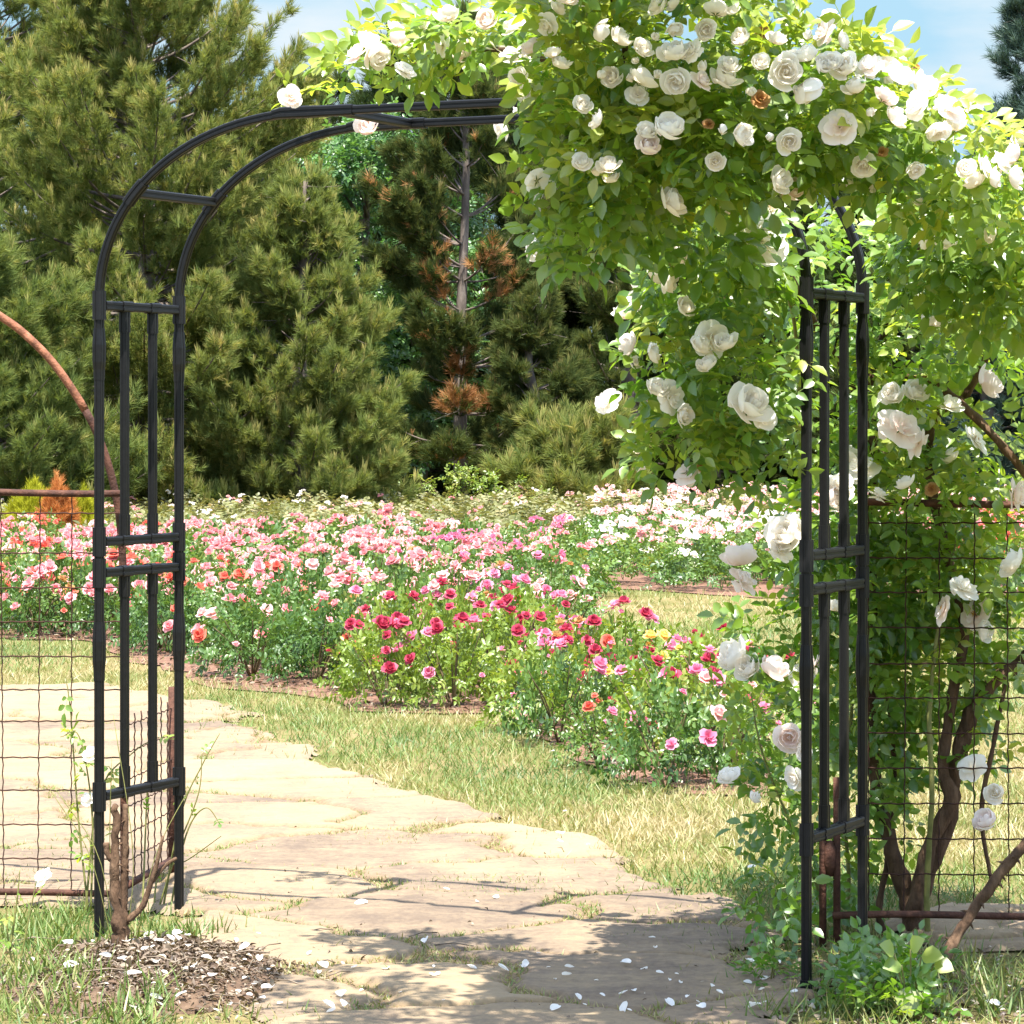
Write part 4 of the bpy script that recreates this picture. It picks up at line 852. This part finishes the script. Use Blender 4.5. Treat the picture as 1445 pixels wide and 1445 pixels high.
PET['path'] += [(float(rng.uniform(420, 1080)), float(rng.uniform(1370, 1442))) for _ in range(22)]
PL = {'left': 'white rose petal lying on the brown leaf litter by the left posts', 'path': 'white rose petal lying on the stone path under the arch', 'lawn': 'white rose petal lying on the half dry lawn', 'right': 'white rose petal lying on the ground beside the right posts'}
for key, lst in PET.items():
    for i, (px, py) in enumerate(lst):
        X, Y = gpt(px, py); z = max(0.02, float(mound_h(np.array(X), np.array(Y))) + 0.012)
        if key == 'lawn': z = 0.045
        p = link('fallen_petal', PM[i % 4]); p.location = (X, Y, z + 0.006); p.rotation_euler = (rng.normal(0, 0.3), rng.normal(0, 0.3), rng.uniform(0, 6.28))
        s = 0.009 + 0.026 * rng.random() ** 1.5; p.scale = (s * rng.uniform(0.8, 1.1), s * 1.2, s)
        tag(p, PL[key], 'petal', 'white petals fallen ' + {'left': 'on the litter mound', 'path': 'on the stone path', 'lawn': 'on the lawn', 'right': 'beside the right posts'}[key])

# ------------------------------------------------------------------ rose bushes in the beds
def bush_meshes(sd, mat, n, tall=1.0):
    r = np.random.default_rng(sd); g, gs = Geo(), Geo()
    for k in range(7):
        a = r.uniform(0, 6.28); q = r.uniform(0.3, 0.9); P = smooth_path([(0.03 * math.cos(a), 0.03 * math.sin(a), 0), (0.5 * q * math.cos(a), 0.5 * q * math.sin(a), 0.45), (q * math.cos(a), q * math.sin(a), r.uniform(0.7, 1.0) * tall)], 8)
        tube(gs, P, np.linspace(0.022, 0.008, 8), 5)
    d = rand_dirs(n); d[:, 2] = np.abs(d[:, 2]) * 1.15 - 0.30; rad = np.cbrt(r.uniform(0.1, 1.1, n)) * (0.8 + 0.35 * vnoise(np.arctan2(d[:, 1], d[:, 0]) * 1.6 + 9, d[:, 2] * 3 + sd * 3, sd))
    P = d * rad[:, None] * np.array([1, 1, 0.74 * tall]) + np.array([0, 0, 0.30])
    P[:, 2] = np.maximum(P[:, 2], 0.09)
    D = norm(d + r.normal(0, 0.55, (n, 3)) + np.array([0, 0, 0.15])); N = norm(d * 0.7 + np.array([0, 0, 0.7]) + r.normal(0, 0.5, (n, 3)))
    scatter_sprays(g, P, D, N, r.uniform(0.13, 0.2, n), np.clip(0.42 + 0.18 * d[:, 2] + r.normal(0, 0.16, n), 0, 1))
    return g.mesh('foliage', M[mat]), gs.mesh('stems', M['stem'])
BUSH = {(m, i): bush_meshes(i * 3 + len(m), m, 280) for m in ('bush_leaf', 'bush_leaf_dark', 'bush_leaf_light', 'bush_leaf_far') for i in range(3)}
br = np.random.default_rng(77)
def rose_bush(X, Y, r, h, leaf, cols, nb, bsize, label, group, cluster=False, name='rose_bush'):
    root = thing(name, (X, Y, 0), label, 'rose bush', group)
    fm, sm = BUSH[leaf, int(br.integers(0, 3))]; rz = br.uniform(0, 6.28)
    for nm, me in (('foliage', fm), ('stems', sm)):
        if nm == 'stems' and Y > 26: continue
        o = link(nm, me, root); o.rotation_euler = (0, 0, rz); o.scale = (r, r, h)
    for k in range(nb):
        a = br.uniform(0, 6.28); el = math.radians(br.uniform(8, 90)) if not cluster else math.radians(br.uniform(20, 90)); ce = math.cos(el)
        d = np.array([ce * math.cos(a), ce * math.sin(a), math.sin(el)])
        if d[1] > 0.35 and br.random() < 0.75: d[1] = -d[1]
        p = (d * np.array([r, r, 0.74 * h]) * br.uniform(0.95, 1.12)) + np.array([0, 0, 0.32 * h])
        mt = cols[int(br.integers(0, len(cols)))]
        if not cluster and br.random() < 0.05: mt = 'spent'
        o = link('flower_cluster' if cluster else 'bloom', CLUSTER[mt, int(br.integers(0, 3))] if cluster else SMALL[mt, int(br.integers(0, 3))], root)
        o.location = tuple(p); dd = d * 0.5 + np.array([br.normal(0, 0.4), -0.45 + br.normal(0, 0.3), 0.8])
        if cluster: dd = np.array([br.normal(0, 0.3), -0.3, 1.0])
        aim(o, dd, bsize * (br.uniform(0.72, 1.15) if cluster else br.choice([0.5, 0.8, 0.95, 1.1, 1.2])))
    return root
def jit(poly, y0, y1, sp):
    out = []; row = 0; y = y0
    while y < y1:
        hw = 0.165 * y + 0.6
        for x in np.arange(-hw + (row % 2) * sp / 2, hw, sp):
            q = (x + br.normal(0, sp * 0.16), y + br.normal(0, sp * 0.14))
            if inside(poly, np.array(q[0]), np.array(q[1])): out.append(q)
        y += sp * 0.9; row += 1
    return out
def shrink(poly, d):
    c = np.mean(poly, 0); return [p + (c - p) / np.linalg.norm(c - p) * d for p in poly]
used = []
# front bushes placed one by one: px, ground row, radius, height, leaf, colours, blooms, label
FRONT = [(545, 1000, .27, .42, 'bush_leaf_light', ['crimson'], 7, 'low rose bush with crimson blooms at the front edge of the bed, left of centre'),
         (640, 1000, .30, .42, 'bush_leaf_light', ['crimson', 'hot_pink'], 8, 'yellow-green rose bush with small crimson and pink blooms at the centre front'),
         (705, 985, .30, .46, 'bush_leaf_light', ['crimson'], 9, 'yellow-green rose bush with crimson blooms behind the centre front bush'),
         (790, 1050, .24, .44, 'bush_leaf', ['hot_pink', 'crimson', 'hot_pink'], 7, 'leggy open rose bush with pink blooms low at its front'),
         (850, 1085, .20, .28, 'bush_leaf', ['hot_pink', 'coral'], 4, 'small low rose bush with pink blooms in front of the leggy bush'),
         (940, 1112, .26, .42, 'bush_leaf_dark', ['hot_pink'], 3, 'dark green leafy rose bush with few pink blooms at the right front corner'),
         (1020, 1100, .24, .40, 'bush_leaf', ['pale_pink', 'hot_pink'], 5, 'green rose bush with pale pink blooms beside the lower right foliage'),
         (905, 1035, .27, .42, 'bush_leaf', ['yellow', 'yellow', 'hot_pink'], 7, 'rose bush with yellow blooms left of the right foliage'),
         (975, 1030, .26, .40, 'bush_leaf_light', ['crimson', 'hot_pink', 'crimson'], 7, 'rose bush with red and pink blooms beside the yellow flowered bush'),
         (830, 1015, .27, .46, 'bush_leaf_light', ['crimson', 'coral', 'crimson'], 9, 'rose bush with many red blooms behind the leggy bush')]
for px, py, r, h, lf, cols, nb, lab in FRONT:
    X, Y = gpt(px, py); rose_bush(X, Y, r, h, lf, cols, int(nb * 1.5), 0.034, lab, 'rose bushes along the front of the bed'); used.append((X, Y, r))
def free(X, Y, r): return all(math.hypot(X - a, Y - b) > 0.75 * (r + c) for a, b, c in used)
for (X, Y) in jit(shrink(BED_A, 0.3), 12.6, 23.6, 0.60):
    px, _ = to_px(X, Y)
    if not free(X, Y, 0.25) or px > 1130 or px < -60 or (px > 800 and Y > 17): continue
    r, h = br.uniform(0.27, 0.36), br.uniform(0.36, 0.52)
    if px < 480:
        cols, lf, nb = (['coral', 'salmon', 'salmon'] if px < 250 else ['salmon', 'salmon', 'coral', 'pale_pink']), ('bush_leaf_dark' if br.random() < 0.75 else 'bush_leaf'), (13 if Y > 21.5 else 4)
        rose_bush(X, Y, r, h, lf, cols, nb, 0.043, 'dark leaved rose bush with salmon and coral blooms at the left front of the bed', 'dark leaved rose bushes at the left front')
    elif px < 650 and Y > 19:
        rose_bush(X, Y, r, h, 'bush_leaf', ['salmon', 'salmon', 'hot_pink', 'pale_pink'], 10, 0.042, 'rose bush with salmon pink blooms behind the crimson bushes', 'salmon rose bushes behind the crimson ones')
    elif Y > 19.5:
        rose_bush(X, Y, r, h, 'bush_leaf', ['hot_pink', 'hot_pink', 'salmon', 'pale_pink'], 7, 0.040, 'rose bush with bright pink blooms right of centre in the bed', 'bright pink rose bushes right of centre')
    else:
        rose_bush(X, Y, r, h * 0.95, 'bush_leaf_light', ['crimson', 'crimson', 'hot_pink'], 9, 0.035, 'yellow-green rose bush with crimson blooms in the middle of the bed', 'crimson rose bushes in the middle of the bed')
for (X, Y) in jit(shrink(BED_A, 0.3), 23.9, 31, 0.80):
    px, _ = to_px(X, Y)
    if px < -60 or px > 860: continue
    cols = ['coral', 'salmon', 'salmon', 'pale_pink'] if px < 200 else (['salmon', 'salmon', 'pale_pink'] if px < 620 else ['salmon', 'hot_pink', 'pale_pink'])
    rose_bush(X, Y, br.uniform(0.42, 0.5), br.uniform(0.42, 0.54), 'bush_leaf', cols, 7 if px < 640 else 5, 0.040, 'rose bush crowded with salmon pink bloom clusters in the middle distance', 'salmon pink rose bushes in the middle distance', True)
for (X, Y) in jit(shrink(BED_A, 0.3), 31.5, 46.5, 1.30):
    px, _ = to_px(X, Y)
    if px < -40 or px > 860: continue
    if px < 160 and 31.5 < Y < 37: continue
    cols = ['white', 'pale_pink', 'white'] if 240 < px < 520 else ['pale_pink', 'blush', 'salmon']
    rose_bush(X, Y, br.uniform(0.72, 0.85), br.uniform(0.36, 0.5), 'bush_leaf_far', cols, 3 if px < 560 else 2, 0.026, 'pale green rose bush with few light blooms at the back of the left bed', 'pale rose bushes at the back of the left bed', True)
for (X, Y) in jit(shrink(BED_B, 0.35), 28, 36.5, 0.86):
    px, _ = to_px(X, Y)
    if px > 1460: continue
    rose_bush(X, Y, br.uniform(0.42, 0.5), br.uniform(0.40, 0.52), 'bush_leaf', ['blush', 'pale_pink', 'pale_pink', 'white'] if px < 1250 else ['salmon', 'coral', 'pale_pink'], 8, 0.038, 'rose bush crowded with white and blush bloom clusters in the bed beyond the clearing' if px < 1250 else 'salmon rose bush behind the right wire fence', 'white and blush rose bushes beyond the clearing' if px < 1250 else 'salmon rose bushes behind the right fence', True)
for (X, Y) in jit(shrink(BED_B, 0.35), 37.1, 46.5, 1.35):
    px, _ = to_px(X, Y)
    if px > 1460: continue
    rose_bush(X, Y, br.uniform(0.72, 0.85), br.uniform(0.42, 0.54), 'bush_leaf_far', ['pale_pink', 'pale_pink', 'blush'], 10, 0.04, 'blush pink rose bush at the back of the bed beyond the clearing', 'blush rose bushes at the back beyond the clearing', True)
# tall leafy shoots standing above the back of the bed
for (px, top, Y, n, lab) in [(345, 652, 44, 5, 'tall pale green leafy shoots above the left back of the bed'), (540, 672, 45, 5, 'tall leafy shoots right of the light green pine skirt'), (640, 655, 45.5, 6, 'tallest leafy shoots below the grey pine trunk'), (700, 668, 45.5, 5, 'arching leafy shoots right of the grey pine trunk'), (410, 678, 45, 4, 'short leafy shoots left of the path of sky'), (760, 690, 46, 4, 'short leafy shoots beside the low pine')]:
    H = HC - (top - HY) / F * Y; X0 = (px - CX) / F * Y; root = thing('leafy_shoots', (X0, Y, 0), lab.replace(' left of the path of sky', ' above the pale bushes, left of centre'), 'plant', 'leafy shoots at the back of the bed'); g, gs = Geo(), Geo()
    for k in range(n + 3):
        dx = rng.normal(0, 0.22); P = smooth_path([(dx * 0.3, 0, 0), (dx * 0.8, rng.normal(0, 0.1), H * 0.55), (dx * 1.7, rng.normal(0, 0.15), H * rng.uniform(0.78, 1.0))], 14)
        tube(gs, P, np.linspace(0.012, 0.005, 14), 4); idx = np.repeat(np.arange(3, 14), 3); m = len(idx)
        D = rand_dirs(m) + np.array([0, 0, 0.2]); scatter_sprays(g, P[idx], D, norm(np.stack([rng.normal(0, 0.4, m), rng.normal(-0.2, 0.4, m), np.ones(m)], 1)), rng.uniform(0.06, 0.10, m), np.clip(rng.normal(0.55, 0.2, m), 0, 1))
    part('leaves', g, M['bush_leaf_light'], root); part('stems', gs, M['stem'], root)

# ------------------------------------------------------------------ trees
def tuft_tpl(n, spread, L, wid, seed, axis=0.5):
    r = np.random.default_rng(seed); V, T, W = [], [], []
    for k in range(n):
        a = r.uniform(0, 6.28); sp_ = math.radians(spread * r.uniform(0.35, 1.1)); y0 = r.uniform(0, axis)
        d = np.array([math.sin(sp_) * math.cos(a), math.cos(sp_), math.sin(sp_) * math.sin(a)]); p = norm(np.cross(d, r.normal(size=3))) * wid / 2
        b = np.array([0, y0, 0]); i = len(V); l = L * r.uniform(0.75, 1.1)
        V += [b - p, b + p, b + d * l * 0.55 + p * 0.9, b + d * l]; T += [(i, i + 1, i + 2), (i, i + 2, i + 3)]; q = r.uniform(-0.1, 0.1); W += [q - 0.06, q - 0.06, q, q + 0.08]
    return np.array(V), np.array(T), np.zeros((0, 4), int), np.array(W)
TUFT = [tuft_tpl(32, 44, 0.7, 0.036, i, 0.75) for i in range(4)]
CANDLE = [tuft_tpl(14, 20, 0.7, 0.06, i + 9, 0.75) for i in range(2)]
def pine(H, R, seed, prof, f0=0.03, whorls=26, nb=6, tone=0.45, tsize=0.24, dens=1.0, el0=-4, el1=52, candle=0.25, dead=None, trunk_r=0.16, jag=0.28):
    r = np.random.default_rng(seed); P_, D_2, S_, W_2, C_ = [], [], [], [], []; gt = Geo(); gb = Geo()
    bend = smooth_path([(0, 0, -0.1), (r.normal(0, 0.08), r.normal(0, 0.08), H * 0.35), (r.normal(0, 0.12), r.normal(0, 0.1), H * 0.7), (0, 0, H)], 24)
    tube(gt, bend, np.linspace(trunk_r, 0.02, 24), 9)
    for f in np.linspace(f0, 0.985, whorls):
        f = f + r.normal(0, 0.006); h = H * f; base = np.array([np.interp(h, bend[:, 2], bend[:, i]) for i in range(3)])
        for k in range(nb):
            L = R * prof(f) * r.uniform(1 - jag, 1 + jag * 0.6)
            if L < 0.1: L = 0.1
            az = r.uniform(0, 6.28); el = math.radians(el0 + (el1 - el0) * f + r.normal(0, 7)); dh = np.array([math.cos(az), math.sin(az), 0])
            s = np.linspace(0, 1, 9)[:, None]
            B = base + dh * L * s * math.cos(el) + np.array([0, 0, 1]) * (L * s * math.sin(el) + 0.18 * L * s ** 2.2 - 0.06 * L * np.sin(s * 3.1))
            tube(gb, B, np.linspace(0.012 + 0.018 * L / 2, 0.005, 9), 5, 0.5, cap=False)
            m = max(4, int(L * 15 * dens)); ss = r.uniform(0.28, 1.0, m) ** 0.75
            Bp = np.stack([np.interp(ss, s[:, 0], B[:, i]) for i in range(3)], 1)
            lat = np.cross(dh, [0, 0, 1]) * r.choice([-1, 1], m)[:, None]
            sub = (0.16 + 0.34 * (1 - ss) * L * 0.9) * r.uniform(0.4, 1.0, m)
            dirn = norm(dh * r.uniform(0.4, 1.0, m)[:, None] + lat * r.uniform(0.1, 1.0, m)[:, None] + np.array([0, 0, 1]) * r.uniform(-0.25, 0.65, m)[:, None])
            for q in (0.35, 0.7, 1.0):
                pos = Bp + dirn * (sub * q)[:, None] + r.normal(0, 0.03, (m, 3))
                P_.append(pos); D_2.append(norm(dirn * 0.7 + np.array([0, 0, 0.55]) + r.normal(0, 0.25, (m, 3)))); S_.append(r.uniform(0.6, 1.45, m) * tsize * (0.8 + 0.2 * q))
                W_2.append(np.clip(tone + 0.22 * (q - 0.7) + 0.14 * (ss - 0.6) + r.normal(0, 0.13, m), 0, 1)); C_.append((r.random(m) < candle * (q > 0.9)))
            # bare pale twigs
            if r.random() < 0.35:
                i0 = r.integers(2, 6); d = norm(dh + r.normal(0, 0.5, 3)); tube(gb, [B[i0], B[i0] + d * 0.22, B[i0] + d * 0.5 + r.normal(0, 0.06, 3)], [0.009, 0.006, 0.002], 4, 0.9, cap=False)
    P_, D_2, S_, W_2, C_ = (np.concatenate(q) for q in (P_, D_2, S_, W_2, C_))
    N = rand_dirs(len(P_)); k = r.integers(0, 4, len(P_)); isd = np.zeros(len(P_), bool)
    if dead is not None:
        for (c, rad) in dead: isd |= (np.linalg.norm((P_ - np.array(c)) * (1, 0.6, 1), axis=1) < rad * (0.6 + 0.8 * r.random(len(P_)))) & (r.random(len(P_)) < 0.7)
    if dead is not None: isd |= r.random(len(P_)) < 0.025; W_2 = np.where(isd, np.clip(r.normal(0.5, 0.28, len(P_)), 0, 1), W_2)
    g, gd = Geo(), Geo()
    for i in range(4):
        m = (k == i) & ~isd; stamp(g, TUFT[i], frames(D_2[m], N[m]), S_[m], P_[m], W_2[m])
        m = (k == i) & isd
        if m.any(): stamp(gd, TUFT[i], frames(D_2[m], N[m]), S_[m], P_[m], W_2[m])
    m = C_ & ~isd; n = m.sum()
    if n: stamp(g, CANDLE[0], frames(np.stack([r.normal(0, 0.12, n), r.normal(0, 0.12, n), np.ones(n)], 1), N[m]), S_[m] * 1.25, P_[m], np.clip(W_2[m] + 0.16, 0, 1))
    return gt, gb, g, (gd if gd.n else None)
def cone(a=1.0, b=0.0): return lambda f: (1 - f) ** a + b
def tree_at(name, px, Y, geos, leaf, label, cat, group=None, rot=0.0):
    root = thing(name, ((px - CX) / F * Y, Y, 0), label, cat, group); gt, gb, g, gd = geos
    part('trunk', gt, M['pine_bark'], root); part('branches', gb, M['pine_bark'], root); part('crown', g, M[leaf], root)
    if gd: part('dead_needles', gd, M['pine_dead'], root, label='orange brown dead needles')
    root.rotation_euler = (0, 0, rot); return root
broad = lambda f: min(1.0, 0.80 + 0.5 * f) * (1 - f ** 2.6) ** 0.8 + 0.02
def HH(top, Y): return HC + (HY - top) / F * Y
tree_at('pine_tree', 192, 45, pine(HH(-260, 45), 3.05, 3, lambda f: min(1.0, 0.95 + 0.1 * f) * (1 - f ** 1.5) ** 0.9 + 0.02, whorls=46, nb=7, tone=0.55, tsize=0.155, dens=1.75, jag=0.45, candle=0.4), 'pine_light', 'large yellow-green pine filling the upper left, behind the left bars', 'pine tree')
tree_at('pine_tree', 430, 43.5, pine(HH(255, 43.5), 1.5, 5, lambda f: (1 - f ** 1.3) ** 0.8 + 0.03, whorls=24, nb=7, tone=0.57, tsize=0.155, dens=2.2, jag=0.42, candle=0.4), 'pine_light', 'short light green pine at the right foot of the large pine', 'pine tree')
tree_at('pine_tree', -30, 49, pine(HH(-330, 49), 2.3, 18, lambda f: min(1.0, 0.95 + 0.1 * f) * (1 - f ** 1.5) ** 0.9 + 0.02, whorls=36, nb=6, tone=0.55, tsize=0.17, dens=1.3, jag=0.4, candle=0.4), 'pine_light', 'yellow-green pine at the top left corner, behind the largest pine', 'pine tree')
tree_at('pine_tree', -40, 41, pine(HH(330, 41), 2.1, 8, lambda f: (1 - f ** 1.6) ** 0.9 + 0.03, whorls=26, nb=7, tone=0.44, tsize=0.17, dens=1.5, el0=4), 'pine_light', 'darker green pine at the left edge behind the rusty pipe', 'pine tree')
Yc = 52
def loc_c(px, py): p = at(px, py, Yc) - np.array([(650 - CX) / F * Yc, Yc, 0]); return p
deadc = [(loc_c(668, 398) + (0, -0.8, 0), 0.62), (loc_c(636, 432) + (0, -0.6, 0), 0.3), (loc_c(725, 430) + (0, -0.9, 0), 0.28), (loc_c(650, 550) + (0, -1.0, 0), 0.5), (loc_c(700, 330) + (0, -0.9, 0), 0.25), (loc_c(740, 215) + (0, -0.5, 0), 0.3)]
tree_at('pine_tree', 650, Yc, pine(HH(20, Yc), 1.75, 12, lambda f: (0.55 + 0.45 * min(1, f * 2.2)) * (1 - f ** 2) + 0.05, f0=0.10, whorls=19, nb=5, tone=0.52, tsize=0.19, dens=2.3, dead=deadc, candle=0.15, trunk_r=0.13, jag=0.45), 'pine_dark', 'thin pine with bare grey trunk and orange dead clumps at the centre', 'pine tree')
tree_at('pine_tree', 765, 50.5, pine(HH(420, 50.5), 0.9, 21, lambda f: (0.7 + 0.3 * min(1, f * 3)) * (1 - f ** 1.8) + 0.08, f0=0.16, whorls=11, nb=6, tone=0.62, tsize=0.17, dens=3.2, candle=0.3), 'pine_dark', 'small light green pine just right of the bare trunked pine', 'pine tree')
tree_at('pine_tree', 900, 56, pine(HH(90, 56), 2.1, 15, lambda f: (0.75 + 0.3 * min(1, f * 2)) * (1 - f ** 2) + 0.05, f0=0.10, whorls=22, nb=6, tone=0.46, tsize=0.2, dens=1.5), 'pine_dark', 'dark pine behind the hanging rose sprays, right of centre', 'pine tree')
low = pine(0.95, 1.0, 31, lambda f: (1 - f ** 2) ** 0.6 + 0.1, f0=0.1, whorls=7, nb=9, tone=0.55, tsize=0.22, dens=1.7, candle=0.35, el0=12, el1=70, trunk_r=0.05)
tree_at('dwarf_pine', 810, 48.3, low, 'pine_light', 'low rounded dwarf pine at the back edge of the beds', 'dwarf pine')
# dark row behind
base = [pine(8.4, 2.3, 41 + i, lambda f: (0.85 + 0.2 * min(1, f * 3)) * (1 - f ** 1.7) ** 0.9 + 0.03, f0=0.02, whorls=22, nb=6, tone=0.34, tsize=0.3, dens=0.8, candle=0.2) for i in range(2)]
proto = []
for i, (px, Y, top) in enumerate([(395, 66, 130), (560, 64, 70)]):
    t = tree_at('conifer', px, Y, base[i], 'pine_dark', 'dark conifer in the closed row behind the nearer pines', 'conifer', 'dark conifers in the back row'); t.scale = (1, 1, HH(top, Y) / 8.4); proto.append(t)
for i, (px, Y, top) in enumerate([(-60, 60, 60), (60, 62, 60), (300, 64, 190), (465, 70, 118), (640, 66, 90), (720, 62, 120), (820, 64, 80), (960, 62, 120), (1050, 64, 150), (1135, 72, 122), (1230, 62, 240), (1330, 60, 260), (1420, 56, 330), (1500, 62, 180), (1600, 64, 180), (480, 58, 330), (590, 58, 420), (1140, 58, 420), (-180, 64, 60), (1010, 57, 500), (1290, 56, 400), (180, 63, 100), (-330, 60, 80), (-480, 62, 120), (-640, 60, 60), (1740, 62, 120), (1880, 64, 160), (100, 61, 300), (240, 58, 300)]):
    src = proto[i % 2]; t = src.copy(); COL.objects.link(t); t.location = ((px - CX) / F * Y, Y, 0); t.rotation_euler = (0, 0, i * 1.3)
    k = HH(top, Y) / 8.4; t.scale = (max(0.75, k), max(0.75, k), k)
    for ch in src.children:
        c = ch.copy(); COL.objects.link(c); c.parent = t
# spruces at the right
spr = lambda f: (1 - f) ** 0.9 + 0.02
tree_at('spruce_tree', 1452, 54, pine(HH(-70, 54), 1.95, 61, spr, whorls=44, nb=8, tone=0.5, tsize=0.22, dens=1.15, el0=-18, el1=20, candle=0.0), 'spruce', 'tall blue-green spruce rising at the upper right edge', 'spruce')
tree_at('spruce_tree', 1400, 47, pine(HH(400, 47), 1.2, 63, spr, whorls=22, nb=8, tone=0.4, tsize=0.22, dens=1.2, el0=-10, el1=25, candle=0.0), 'spruce', 'shorter dark spruce seen through the rose branches at the right', 'spruce')
# broadleaf trees between the pines
def broadleaf(px, Y, top, R, n, label):
    H = HH(top, Y); root = thing('broadleaf_tree', ((px - CX) / F * Y, Y, 0), label, 'tree'); g, gt = Geo(), Geo()
    tube(gt, smooth_path([(0, 0, -0.1), (0.1, 0, H * 0.3), (0, 0.1, H * 0.6), (0.05, 0, H * 0.9)], 14), np.linspace(0.14, 0.03, 14), 8)
    nb = 46; cs = np.stack([rng.normal(0, 0.55 * R, nb), rng.normal(0, 0.5 * R, nb), rng.uniform(0.16, 0.97, nb) * H], 1)
    for c in cs: tube(gt, [(0.05, 0, max(0.3, c[2] - 0.8)), c * (0.6, 0.6, 1) - (0, 0, 0.2), c], [0.035, 0.02, 0.006], 5)
    k = rng.integers(0, nb, n); d = rand_dirs(n); P = cs[k] + d * rng.uniform(0.3, 1, n)[:, None] * np.array([0.62, 0.62, 0.42])
    scatter_sprays(g, P, norm(d + rng.normal(0, 0.5, (n, 3))), norm(d * 0.4 + np.array([0, -0.2, 0.9]) + rng.normal(0, 0.4, (n, 3))), rng.uniform(0.12, 0.2, n), np.clip(0.5 + 0.2 * d[:, 2] + rng.normal(0, 0.18, n), 0, 1))
    part('trunk', gt, M['pine_bark'], root); part('crown', g, M['broadleaf'], root)
broadleaf(515, 54, 170, 1.25, 5200, 'fresh green broadleaf tree between the light pine and the bare trunked pine')
broadleaf(590, 57, 340, 1.0, 2600, 'darker green broadleaf sapling behind the bare trunked pine')
# golden and orange shrubs at the left, behind the coral roses
def shrub(px, Y, r, h, mat, n, label):
    root = thing('conifer_shrub', ((px - CX) / F * Y, Y, 0), label, 'shrub'); d = rand_dirs(n); d[:, 2] = np.abs(d[:, 2]); rad = np.cbrt(rng.uniform(0.25, 1.08, n)) * (0.85 + 0.25 * vnoise(np.arctan2(d[:, 1], d[:, 0]) * 2 + 7, d[:, 2] * 4, 5))
    tp = d * rad[:, None] * np.array([r, r, h]); tp[:, :2] *= (1 - 0.35 * tp[:, 2:] / h); g = Geo()
    stamp(g, TUFT[0], frames(norm(d + np.array([0, 0, 0.7]) + rng.normal(0, 0.3, (n, 3))), rand_dirs(n)), rng.uniform(0.07, 0.12, n), tp, np.clip(0.5 + rng.normal(0, 0.2, n), 0, 1)); part('foliage', g, M[mat], root)
    g = Geo(); tube(g, [(0, 0, -0.05), (0, 0, h * 0.5)], [0.03, 0.015], 6); part('stem', g, M['stem'], root)
shrub(46, 33.6, 0.44, 0.74, 'golden', 1500, 'rounded golden green shrub behind the left fence'); shrub(116, 33.6, 0.26, 0.66, 'golden', 700, 'narrow golden green shrub right of the orange one')
shrub(80, 33.2, 0.24, 0.80, 'orange', 900, 'narrow orange brown shrub between the golden ones')
